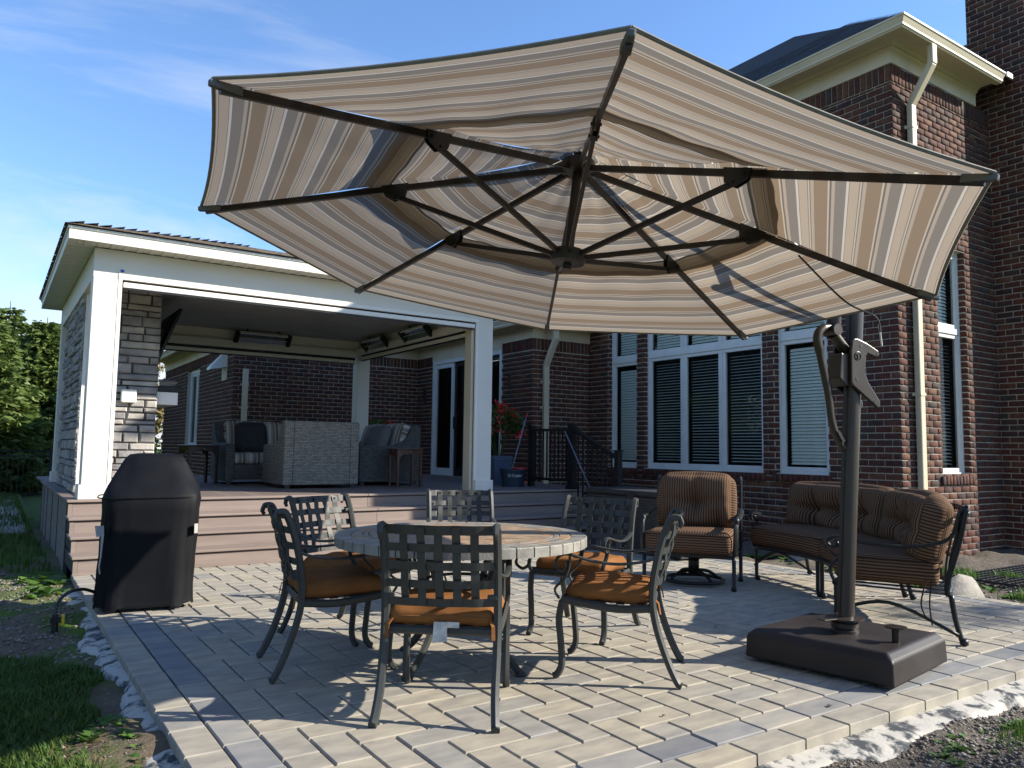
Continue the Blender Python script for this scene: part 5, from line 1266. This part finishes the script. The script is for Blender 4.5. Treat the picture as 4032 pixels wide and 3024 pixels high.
for k in range(8):
    tier(k, .50, 1.0, 0, 0, 18, 20, .012, .014, .018).build('canopy_panel', K['canopy'], um, smooth=True)
    tier(k, .02, .585, .05, .045, 14, 20, .045, 0, .06).build('vent_panel', K['canopy'], um, smooth=True)
    # hem and pocket
    b = MB(); pts = []
    for i in range(13):
        u = i/12; e_ = 4*u*(1-u); p = tip(k, 1-.014*e_).lerp(tip(k+1, 1-.014*e_), u)+UN*(.032-.018*e_); pts.append(p)
    b.tube(pts, .007, 5); b.build('hem', K['hem'], um)
for k in range(8):
    p0, p1 = UC+(tip(k)-UC)*.035, tip(k, .985)
    b = MB(); b.bar(p0, p1, .018, .030, up=UN); rb_ = b.build('rib', K['umb'], um)
    q = tip(k, .49)-UN*.035; c0 = UC-UN*.463+(tip(k)-UC).normalized()*.05
    b = MB(); b.bar(c0, q, .017, .024, up=UN); b.build('strut', K['umb'], um)
    b = MB(); d = (tip(k)-UC).normalized(); sdv = d.cross(UN).normalized()
    c_ = tip(k, .49)
    for s in (-1, 1):
        o_ = sdv*(.0125*s); P = [c_+d*-.07+UN*.02, c_+d*.07+UN*.02, c_+d*.045-UN*.03, c_+d*-.01-UN*.065, c_+d*-.06-UN*.05]
        V = [p+o_-sdv*.003 for p in P]+[p+o_+sdv*.003 for p in P]; n = 5
        b.add(V, [tuple(range(n-1, -1, -1)), tuple(range(n, 2*n))]+[(i, (i+1) % n, n+(i+1) % n, n+i) for i in range(n)])
    for (dx, dz) in ((.035, -.005), (-.02, -.042)): cc = c_+d*dx+UN*dz; b.tube([cc-sdv*.022, cc+sdv*.022], .006, 8)
    b.build('bracket', K['plastic_black'], um)
    b = MB(); b.bar(tip(k, .945)+UN*.004, tip(k, 1.006)+UN*.016, .034, .034, up=UN, w2=.024, h2=.024); b.build('rib_pocket', K['pillow_grey'], um, bevel=.006)
def axis_lathe(prof, n, m, name):
    b = MB(); b.lathe(prof, n); M_ = Matrix((( ua.x, ub.x, UN.x, UC.x), (ua.y, ub.y, UN.y, UC.y), (ua.z, ub.z, UN.z, UC.z), (0, 0, 0, 1))); b.xf(M_); return b.build(name, m, um, auto=40)
axis_lathe([(.085, -.03), (.085, .03), (.05, .05)], 16, K['umb'], 'top_hub')
axis_lathe([(.024, -.47), (.024, .10)], 12, K['umb'], 'centre_post')
axis_lathe([(.05, -.515), (.085, -.505), (.09, -.48), (.085, -.445), (.05, -.435)], 20, K['plastic_black'], 'strut_collar')
axis_lathe([(.0, -.54), (.022, -.54), (.022, -.515)], 10, K['plastic_black'], 'collar_stem')
# pole, carriage, arm
UB = Vector((4.15, 2.70, 0)); PT = 2.62; LEAN = Vector((r2.x, r2.y, 0))*.0545
adir = Vector((UC.x-UB.x, UC.y-UB.y, 0)).normalized(); pdir = Vector((-adir.y, adir.x, 0))
def onp(a, s, z): v = UB+LEAN*(z-.2)+adir*a+pdir*s; return Vector((v.x, v.y, z))
b = MB(); b.tube([onp(0, 0, .17), onp(0, 0, PT)], .051, 24, 1.0, .92, up=(0, 1, 0)); b.build('pole', K['umb_light'], um, auto=40)
b = MB(); b.bar(onp(.053, 0, .3), onp(.053, 0, PT-.02), .022, .012, up=tuple(adir)); b.build('track', K['plastic_black'], um)
b = MB(); b.lathe([(.062, .165), (.076, .175), (.076, .20), (.066, .208), (.076, .216), (.076, .240), (.062, .246), (.066, .256), (.105, .262), (.105, .268), (.052, .276)], 24, (UB.x, UB.y, 0)); b.build('collar', K['umb_light'], um, auto=40)
MB().box(0, .11, -.03, .03, -.004, .004).xf(Matrix.Translation(onp(.08, 0, .267)) @ Matrix.Rotation(math.atan2(adir.y, adir.x), 4, 'Z')).build('collar_lever', K['umb_light'], um, bevel=.003)
pl = [(.075, 1.875), (.088, 1.86), (.095, 1.80), (.085, 1.62), (.07, 1.60), (-.135, 1.475), (-.150, 1.485), (-.150, 1.515), (-.05, 1.625), (-.022, 1.68), (-.022, 1.775), (-.035, 1.795), (-.115, 1.775), (-.128, 1.79), (-.125, 1.815), (-.03, 1.855), (.05, 1.878)]
for s in (-1, 1):
    b = MB(); b.prism(pl, lambda p, d: tuple(onp(p[0], d, p[1])), s*.052, s*.072); cp = b.build('carriage_plate', K['umb_light'], um, bevel=.006)
    for (a, z) in ((.02, 1.835), (-.115, 1.797), (.045, 1.64), (-.105, 1.515)): MB().tube([onp(a, s*.068, z), onp(a, s*.074, z)], .010, 10).build('screw', K['plastic_black'], cp)
    b = MB(); b.tube([onp(.045+.024*math.cos(2*math.pi*k/24), s*.0735, 1.775+.024*math.sin(2*math.pi*k/24)) for k in range(24)], .0022, 5, closed=True); b.bar(onp(.030, s*.0735, 1.785), onp(.060, s*.0735, 1.785), .005, .005); b.bar(onp(.045, s*.0735, 1.785), onp(.045, s*.0735, 1.757), .005, .005, up=(1, 0, 0)); b.build('emblem', K['umb'], cp)
b = MB(); b.prism([(.150, 1.79), (.155, 1.64), (.105, 1.60), (.045, 1.60), (.045, 1.79)], lambda p, d: tuple(onp(p[0], d, p[1])), -.050, .050); b.build('carriage_block', K['umb_light'], um, bevel=.008)
b = MB(); b.tube([onp(.075, 0, 1.82), onp(.165, 0, 1.90)], .032, 16); b.build('tilt_cylinder', K['umb_light'], um, auto=40)
b = MB(); b.tube([onp(.175, -.045, 1.925), onp(.175, .045, 1.925)], .034, 16); b.build('tilt_joint', K['umb_light'], um, auto=40)
b = MB(); b.tube(sm([onp(.170, 0, 1.945), onp(.235, 0, 1.935), onp(.285, 0, 1.885), onp(.262, 0, 1.78), onp(.19, 0, 1.556), onp(.150, 0, 1.38), onp(.085, 0, 1.27), onp(.045, 0, 1.228)], 6), [.020]*6+[.026]*6+[.026]*6+[.022]*6+[.021]*6+[.021]*6+[.020]*6+[.014], 10, .9, 1.1); b.build('lever_handle', K['umb_light'], um, smooth=True)
b = MB(); b.bar(onp(.128, .026, 1.335), onp(.082, .026, 1.275), .018, .006, up=tuple(pdir)); b.bar(onp(.128, -.026, 1.335), onp(.082, -.026, 1.275), .018, .006, up=tuple(pdir)); b.build('lever_slot', K['plastic_black'], um)
b = MB(); arm_e = UC+UN*.30
b.tube(sm([onp(.165, 0, 1.93), onp(.185, 0, 2.06), onp(.36, 0, 2.26), onp(.85, 0, 2.60), onp(1.4, 0, 2.86), arm_e], 6), .036, 12, .8, 1.15); b.tube([arm_e+UN*.02, UC+UN*.04], .032, 12); b.build('cantilever_arm', K['umb_light'], um, smooth=True)
b = MB(); b.bar(onp(.0, 0, PT-.03), onp(.60, 0, 2.45), .035, .05); q = onp(0, 0, PT); b.lathe([(.045, 0), (.055, .01), (.055, .04), (.02, .06)], 14, q); b.build('support_strut', K['umb_light'], um)
b = MB(); f_ = tip(6, .60); b.tube(sm([tip(6, .62)-UN*.03, tip(6, .80).lerp(tip(5, .80), .10)-UN*.12, tip(6, .97).lerp(tip(5, .97), .22)-UN*.05, tip(6, 1.02).lerp(tip(5, 1.02), .26)-UN*.09], 8), .005, 5); b.build('cord', K['plastic_black'], um)
MB().bar(tip(6, 1.01).lerp(tip(5, 1.01), .255)-UN*.06, tip(6, 1.06).lerp(tip(5, 1.06), .30)-UN*.13, .008, .008).build('cord_toggle', K['print'], um)
# base
c4 = [Vector(p) for p in ((3.868, 2.250, 0), (4.645, 2.375, 0), (4.500, 3.190, 0), (3.730, 3.072, 0))]; cc = sum(c4, Vector())/4
b = MB()
for ins, z in ((0, .022), (.006, .150), (.045, .186)):
    for p in c4: q = p+(cc-p).normalized()*ins*1.414; b.v.append((q.x, q.y, z))
b.f = [(0, 3, 2, 1), (8, 9, 10, 11)]+[(r+k, r+(k+1) % 4, r+4+(k+1) % 4, r+4+k) for r in (0, 4) for k in range(4)]
b.build('base', K['base'], um, bevel=.012, seg=3)
b = MB(); 
for p in c4: q = p+(cc-p).normalized()*.12; b.lathe([(.04, 0), (.04, .03)], 12, (q.x, q.y, 0))
b.build('casters', K['plastic_black'], um)
b = MB(); e1 = (c4[1]-c4[0]).normalized(); e2 = (c4[3]-c4[0]).normalized()
q = Vector((4.155, 2.40, .18)); b.lathe([(.02, 0), (.02, .085)], 12, q); b.lathe([(.0, .085), (.055, .085), (.058, .092), (.0, .098)], 16, q); b.build('brake_pedal', K['umb'], um, auto=40)
b = MB(); b.bar(UB+e1*.12+Vector((0, 0, .1815))-e2*.02, UB+e1*.30+Vector((0, 0, .1815))-e2*.05, .035, .003); b.bar(q-e1*.06+Vector((0, 0, .0015)), q+e1*.04+Vector((0, 0, .0015)), .06, .003); b.build('slot', K['plastic_black'], um)
# ------------------------------------------------------------------ vegetation
def rot_to(d):
    return Vector(d).to_track_quat('Z', 'Y').to_matrix()
def spruce(loc, h, rad, seed, label, n_wh=26, dens=1.0, m='spruce'):
    rs = np.random.default_rng(seed); t = thing('spruce_tree', label, 'tree', loc, group='spruces beyond the lawn')
    b = MB(); b.tube([(0, 0, -.1), (.02, 0, h*.5), (0, .02, h)], [h*.020, h*.012, .01], 8); b.build('trunk', K['bark'], t)
    C, D, Lg = [], [], []; lim = MB()
    for w_ in range(n_wh):
        z = h*(.04+.94*(w_/n_wh)**.9); L0 = rad*(1-z/h)**.75*rs.uniform(.85, 1.1)+.12; nb = int(11+8*(1-z/h))
        for k in range(nb):
            a = 2*math.pi*(k+rs.uniform(-.3, .3))/nb+w_*.7; L = L0*rs.uniform(.75, 1.12); dr = rs.uniform(.10, .35)
            pts = []
            for s in np.linspace(0, 1, 7): pts.append(np.array([math.cos(a)*L*s, math.sin(a)*L*s, z-dr*L*s+.28*L*s*s]))
            if k % 2 == 0: lim.tube(pts, [.018, .015, .012, .010, .008, .006, .004], 4)
            n = max(10, int(L*80*dens)); pa = np.array(pts); s = rs.uniform(.12, 1, n)**.7; ii = np.minimum(5, (s*6).astype(int)); p = pa[ii]+(pa[ii+1]-pa[ii])*(s*6-ii)[:, None]
            sd = rs.choice((-1, 1), n); sp = rs.uniform(0, .30, n)*L*(1.1-s)+.03; tv_ = np.stack([-math.sin(a)*sd, math.cos(a)*sd, rs.uniform(-.6, .1, n)], 1)
            d = tv_*.75+np.array([math.cos(a), math.sin(a), .1])*rs.uniform(.5, 1.1, n)[:, None]+rs.normal(size=(n, 3))*.18
            C.append(p+tv_*sp[:, None]+rs.normal(size=(n, 3))*.02); D.append(d/np.linalg.norm(d, axis=1)[:, None]); Lg.append(rs.uniform(.12, .26, n))
    C, D, Lg = np.concatenate(C), np.concatenate(D), np.concatenate(Lg); n = len(C)
    up = rs.normal(size=(n, 3)); sv = np.cross(D, up); sv /= np.linalg.norm(sv, axis=1)[:, None]; wv = sv*(Lg*.20)[:, None]; e = D*Lg[:, None]; dn = np.array([0, 0, -1])*Lg[:, None]*.10
    V = np.stack([C-e*.1-wv*.4, C+e*.45-wv+dn*.3, C+e*1.0+dn, C+e*.45+wv+dn*.3], 1).reshape(-1, 3)
    lim.build('branches', K['bark'], t); obj('crown', npmesh('crown', V, np.arange(n*4).reshape(n, 4), K[m]), t)
    return t
spruce((-.55, 24.6, -.15), 5.3, 2.1, 11, 'big sunlit spruce at the left edge beyond the black fence', 46, 1.2)
spruce((1.35, 29.5, -.15), 5.5, 2.0, 12, 'spruce just left of the pavilion beyond the lawn', 40, 1.0)
spruce((.35, 34.5, -.15), 6.7, 2.2, 13, 'far spruce with yellowish tip between two nearer spruces', 24, .9)
spruce((-3.6, 30.0, -.15), 7.0, 2.5, 14, 'dark spruce behind the big spruce at the far left', 26, .9)
spruce((3.1, 33.0, -.15), 6.0, 2.2, 15, 'spruce mostly hidden behind the stone fireplace', 22, .8)
for i_, (x, y, h) in enumerate(((-6.2, 23.5, 7), (-8.8, 26.5, 8.5), (-12.0, 27.5, 9), (-6.5, 29.0, 9), (-15.5, 30.0, 10))): spruce((x, y, -.15), h, 2.5, 80+i_, 'spruce left of the view that shows in the window panes', 24, .6)
def leafy(name, label, loc, h, r, seed, nl=5000, ls=.17, group=None, low=.25, shape=(1, 1, 1), m='leaf', clumps=26):
    rs = np.random.default_rng(seed); t = thing(name, label, 'tree', loc, group=group)
    b = MB(); b.tube([(0, 0, -.2), (.08, .05, h*.35), (0, .1, h*.8)], [h*.022, h*.016, .03], 8)
    cz = h*(low+(1-low)/2); hz = h*(1-low)/2; CC = []
    for k in range(clumps):
        d = rs.normal(size=3); d /= np.linalg.norm(d); q = rs.uniform(.35, 1)**.5; CC.append((np.array([d[0]*r*q, d[1]*r*q, cz+d[2]*hz*q]), rs.uniform(.22, .40)*r))
    for c, _ in CC: b.tube([(0, 0, h*.35), tuple(np.array([0, 0, h*.35])*.5+c*.5), tuple(c)], [h*.008, h*.005, .01], 5)
    b.build('trunk', K['bark'], t)
    per = nl//clumps; P = np.concatenate([c+rs.normal(size=(per, 3))*cr*np.array(shape)*.55 for c, cr in CC]); n = len(P)
    d = rs.normal(size=(n, 3)); d /= np.linalg.norm(d, axis=1)[:, None]; s = np.cross(d, rs.normal(size=(n, 3))); s /= np.linalg.norm(s, axis=1)[:, None]; L = rs.uniform(.6, 1.2, n)[:, None]*ls
    V = np.stack([P-d*L*.5, P+s*L*.32, P+d*L*.5, P-s*L*.32], 1).reshape(-1, 3)
    obj('crown', npmesh('crown', V, np.arange(n*4).reshape(n, 4), K[m]), t); return t
leafy('leafy_tree', 'leafy tree with yellow leaves behind the stone fireplace', (4.15, 26.5, -.15), 4.4, 1.3, 31, 5200, .15, m='straw', low=.1)
leafy('shrub', 'green shrub low behind the stone fireplace', (3.75, 24.6, -.15), 1.7, .9, 32, 1600, .10, m='weed', low=.0)
# yard trees that shade the patio and show in the window panes
sd2 = Vector((SDIR.x, SDIR.y, 0)).normalized(); pd2 = Vector((-sd2.y, sd2.x, 0))
def yard(p, dist, h, r, seed, nl, low, label, **kw):
    q = sd2*dist+pd2*p; leafy('yard_tree', label, (q.x, q.y, -.15), h, r, seed, nl, .22, 'yard trees behind the viewer', low, **kw)
YT = [(1.0, 19, 10.6, 2.2, 41, 3800, .30), (3.6, 25, 13.2, 1.9, 42, 3000, .35), (6.3, 20, 9.7, 1.8, 43, 2600, .28), (-2.0, 23, 13.5, 3.0, 44, 4200, .3)]
for i, (p, d_, h, r_, s, nl, lw) in enumerate(YT): yard(p, d_, h, r_, s, nl, lw, 'leafy yard tree seen only in shadows and window reflections')
for i in range(9):
    a = R(128+i*12); q = (math.cos(a)*24+2, math.sin(a)*24+4, -.15)
    leafy('yard_tree', 'leafy yard tree seen only in shadows and window reflections', q, 8+2*math.sin(i*2.3), 3.0, 60+i, 4200, .24, 'yard trees behind the viewer', .08)
# ------------------------------------------------------------------ fence by the far lawn
fe = thing('garden_fence', 'thin black metal fence across the far left lawn', 'fence', (.2, 22.6, 0), world=True)
f0, f1 = Vector((-4.5, 21.6, -.12)), Vector((3.0, 22.9, -.12)); L = (f1-f0).length; n = int(L/.115)
for k in range(0, n+1):
    p = f0.lerp(f1, k/n)
    if k % 17 == 0: MB().box(p.x-.03, p.x+.03, p.y-.03, p.y+.03, -.12, 1.12).build('post', K['black_metal'], fe)
    else:
        if 'pick' not in cache: cache['pick'] = MB().box(-.008, .008, -.008, .008, 0, 1.12).mesh('picket', K['black_metal'])
        obj('picket', cache['pick'], fe, (p.x, p.y, -.10))
for z in (.0, .95, 1.08): MB().bar(f0+Vector((0, 0, z+.06)), f1+Vector((0, 0, z+.06)), .03, .03).build('rail', K['black_metal'], fe)
wk = struct(MB().box(.10, .52, 13.0, 20.5, -.12, -.045).build('walkway', K['paver']))
# ------------------------------------------------------------------ grass, weeds, pebbles
def blades(name, pts, m, lo=.035, hi=.10, seed=3, w_=.0035, lean=.5):
    rs = np.random.default_rng(seed); P = np.asarray(pts); n = len(P); L = rs.uniform(lo, hi, n); a = rs.uniform(0, 2*math.pi, n); ln = rs.uniform(.1, 1, n)*lean*L
    d = np.stack([np.cos(a), np.sin(a), np.zeros(n)], 1); s = np.stack([-np.sin(a), np.cos(a), np.zeros(n)], 1)*w_
    b0, b1 = P-s, P+s; mid = P+d*(ln*.35)[:, None]+np.array([0, 0, 1])*(L*.6)[:, None]; tp_ = P+d*ln[:, None]+np.array([0, 0, 1])*(L*.95)[:, None]
    V = np.stack([b0, b1, mid+s*.7, mid-s*.7, tp_], 1).reshape(-1, 3); i = np.arange(n)[:, None]*5
    me = bpy.data.meshes.new(name)
    F4 = (i+np.array([[0, 1, 2, 3]])); F3 = (i+np.array([[3, 2, 4]]))
    lp = np.concatenate([F4, F3], 1).ravel().astype('i'); st = (np.arange(n)[:, None]*7+np.array([[0, 4]])).ravel().astype('i')
    me.vertices.add(len(V)); me.vertices.foreach_set('co', V.astype('f').ravel()); me.loops.add(len(lp)); me.loops.foreach_set('vertex_index', lp); me.polygons.add(len(st)); me.polygons.foreach_set('loop_start', st)
    me.materials.append(m); me.update(calc_edges=True); me.validate(); return struct(obj(name, me), 'stuff')
def patchy(x, y, s=1.0): return math.sin(2.1*s*x+.7)+math.sin(1.7*s*y+x)+.6*math.sin(5*s*x-3.3*s*y)+.5*math.sin(7.3*s*y+2*s*x)
def scatter(n, x0, x1, y0, y1, zf, thr, seed, s=1.0, keep=None):
    rs = random.Random(seed); out = []
    while len(out) < n:
        x, y = rs.uniform(x0, x1), rs.uniform(y0, y1)
        if patchy(x, y, s)+rs.gauss(0, .35) < thr: continue
        if keep and not keep(x, y): continue
        out.append((x, y, zf(x, y)-.004))
    return out
kl = lambda x, y: x < .46+.10*math.sin(3*y)+.06*math.sin(8*y) and not (y > 5.6 and x > -.35-.05*y*0) 
o = blades('grass', scatter(60000, -2.6, .60, 2.3, 6.0, zl, -.05, 5, keep=kl), K['grass'], .018, .060, 4, lean=1.1)
o['label'] = 'patchy green grass left of the patio'; o['category'] = 'grass'
o = blades('grass', scatter(26000, -6, .6, 9.2, 22, zl, -1.2, 6), K['grass'], .05, .13, 5, w_=.007)
o['label'] = 'longer grass beyond the deck on the far left'; o['category'] = 'grass'
o = blades('dry_grass', scatter(7000, -1.2, .50, 2.3, 3.9, zl, -1.4, 7), K['straw'], .008, .028, 6, w_=.0018, lean=4.5)
o['label'] = 'dry yellow straw lying on the soil at lower left'; o['category'] = 'straw'
o = blades('grass', scatter(9000, 3.6, 6.8, .6, 1.78, zr, .55, 8, 1.4), K['grass'], .02, .06, 7)
o['label'] = 'sparse grass in the gravel at lower right'; o['category'] = 'grass'
zb = lambda x, y: -.085+hf(x, y)*1.3+.03*max(0, math.sin(2.2*y+x))
o = blades('grass', scatter(5000, 7.3, 8.9, 2.2, 4.5, zb, .4, 9, 1.4), K['weed'], .05, .14, 8, w_=.005)
o['label'] = 'bright grass tufts on the soil right of the sofa'; o['category'] = 'grass'
def rosette(x, y, z, s, rs, V, F_):
    for k in range(rs.randint(5, 9)):
        a = rs.uniform(0, 6.28); e_ = rs.uniform(.25, .9); L = s*rs.uniform(.6, 1.1); d = Vector((math.cos(a), math.sin(a), e_)).normalized(); sd = Vector((-math.sin(a), math.cos(a), 0))*L*.28; c = Vector((x, y, z)); o_ = len(V)
        V += [c, c+d*L*.5+sd, c+d*L-Vector((0, 0, L*.2)), c+d*L*.5-sd]; F_.append((o_, o_+1, o_+2, o_+3))
def weeds(name, pts, s, seed, label):
    rs = random.Random(seed); V, F_ = [], []
    for x, y, z in pts: rosette(x, y, z, s*rs.uniform(.6, 1.3), rs, V, F_)
    o = struct(obj(name, npmesh(name, V, F_, K['weed'])), 'stuff'); o['label'] = label; o['category'] = 'weeds'
weeds('weeds', scatter(520, -.9, .58, 2.4, 4.2, zl, .2, 15, 2.0), .05, 21, 'low green weeds at the patio edge in the lower left')
weeds('weeds', scatter(900, 3.4, 6.4, .7, 1.86, zr, .5, 16, 1.3), .045, 22, 'low green weeds in the gravel at lower right')
weeds('weeds', scatter(120, 7.2, 8.2, 3.0, 4.3, zb, .3, 17, 1.6), .10, 23, 'leafy weeds beside the rock right of the sofa')
weeds('weeds', scatter(40, .30, .62, 7.4, 8.9, zl, -3, 18), .12, 24, 'weeds growing at the left corner of the steps')
weeds('weeds', scatter(60, 7.6, 8.3, 5.0, 6.6, zb, -.5, 19), .10, 25, 'weeds along the brick wall behind the lounge chair')
def pebbles(n, x0, x1, y0, y1, zf, lo, hi, seed, keep=None):
    rs = np.random.default_rng(seed); base = np.array([(1, 0, 0), (-1, 0, 0), (0, 1, 0), (0, -1, 0), (0, 0, 1), (0, 0, -1)], float); fs = np.array([(0, 2, 4), (2, 1, 4), (1, 3, 4), (3, 0, 4), (2, 0, 5), (1, 2, 5), (3, 1, 5), (0, 3, 5)])
    V = []; c = 0
    while c < n:
        x, y = rs.uniform(x0, x1), rs.uniform(y0, y1)
        if keep and not keep(x, y): continue
        s = lo*(hi/lo)**(rs.uniform()**2.5); q = base*rs.uniform(.6, 1.2, (6, 1))*np.array([s, s*rs.uniform(.6, 1), s*.55]); a = rs.uniform(0, 6.28)
        q = q@np.array([[math.cos(a), math.sin(a), 0], [-math.sin(a), math.cos(a), 0], [0, 0, 1]]); V.append(q+np.array([x, y, zf(x, y)+s*.15])); c += 1
    V = np.array(V).reshape(-1, 3); Fq = (np.arange(n)[:, None, None]*6+fs[None]).reshape(-1, 3)
    return struct(obj('pebbles', npmesh('pebbles', V, Fq, K['pebble'])), 'stuff')
o = pebbles(26000, 2.6, 7.2, .8, 1.98, zr, .004, .020, 3); o['label'] = 'dark gravel along the front of the patio'; o['category'] = 'gravel'
o = pebbles(11000, -1.6, .60, 5.2, 9.0, zl, .005, .026, 4); o['label'] = 'loose stones in the soil left of the steps'; o['category'] = 'gravel'
o = pebbles(3500, 7.2, 9.2, 2.4, 5.2, zb, .006, .03, 5); o['label'] = 'loose stones in the soil by the brick wall'; o['category'] = 'gravel'
o = pebbles(5000, -.6, .60, 2.2, 5.4, zl, .004, .014, 6); o['label'] = 'small stones among the grass at lower left'; o['category'] = 'gravel'
def boulder(loc, s, seed, label):
    rs = random.Random(seed); b = MB(); n, m = 14, 8
    ph = [rs.uniform(0, 6.28) for _ in range(6)]
    for j in range(m+1):
        for i in range(n):
            a, e_ = 2*math.pi*i/n, math.pi*j/m-math.pi/2; q = 1+.14*math.sin(2*a+ph[0])+.09*math.sin(3*a+ph[1]+2*e_)+.07*math.sin(5*e_+ph[2]+a); b.v.append((s[0]*q*math.cos(e_)*math.cos(a), s[1]*q*math.cos(e_)*math.sin(a), s[2]*q*math.sin(e_)))
    for j in range(m):
        for i in range(n): b.f.append((j*n+i, j*n+(i+1) % n, (j+1)*n+(i+1) % n, (j+1)*n+i))
    o = b.build('rock', K['rock'], None, loc, smooth=True); return tag(o, label, 'rock')
boulder((7.30, 3.62, -.03), (.30, .20, .15), 1, 'pale flat rock on the soil right of the sofa')
boulder((8.05, 5.75, -.05), (.24, .18, .12), 2, 'grey rock by the wall behind the lounge chair')
boulder((7.62, 3.98, -.04), (.14, .10, .10), 3, 'small pale rock behind the larger flat rock by the sofa')
# black grate mat on the soil by the chimney
gm = thing('grate_mat', 'black plastic grate lying on the soil at the chimney foot', 'grate', (9.2, 3.9, -.04), world=True)
b = MB()
for k in range(26): b.bar((8.3+k*.08, 3.5, -.035), (8.3+k*.08, 4.2, -.035), .012, .02)
for k in range(10): b.bar((8.3, 3.5+k*.078, -.035), (10.3, 3.5+k*.078, -.035), .012, .02)
b.build('bars', K['mesh_pipe'], gm)
# fallen leaves on the pavers
lv = [(4.02, 4.02), (4.62, 4.35), (4.22, 3.72), (3.55, 4.62), (4.75, 3.55), (4.30, 4.55), (2.62, 2.62), (3.40, 2.30)]
for i, (x, y) in enumerate(lv):
    b = MB(); s = random.uniform(.012, .024); b.add([(x-s, y, .004), (x, y-s*.6, .012), (x+s, y, .006), (x, y+s*.6, .010), ], [(0, 1, 2, 3)])
    tag(b.build('fallen_leaf', K['bark']), 'small dry brown leaf lying on the pavers', 'leaf', 'dry leaves on the patio')
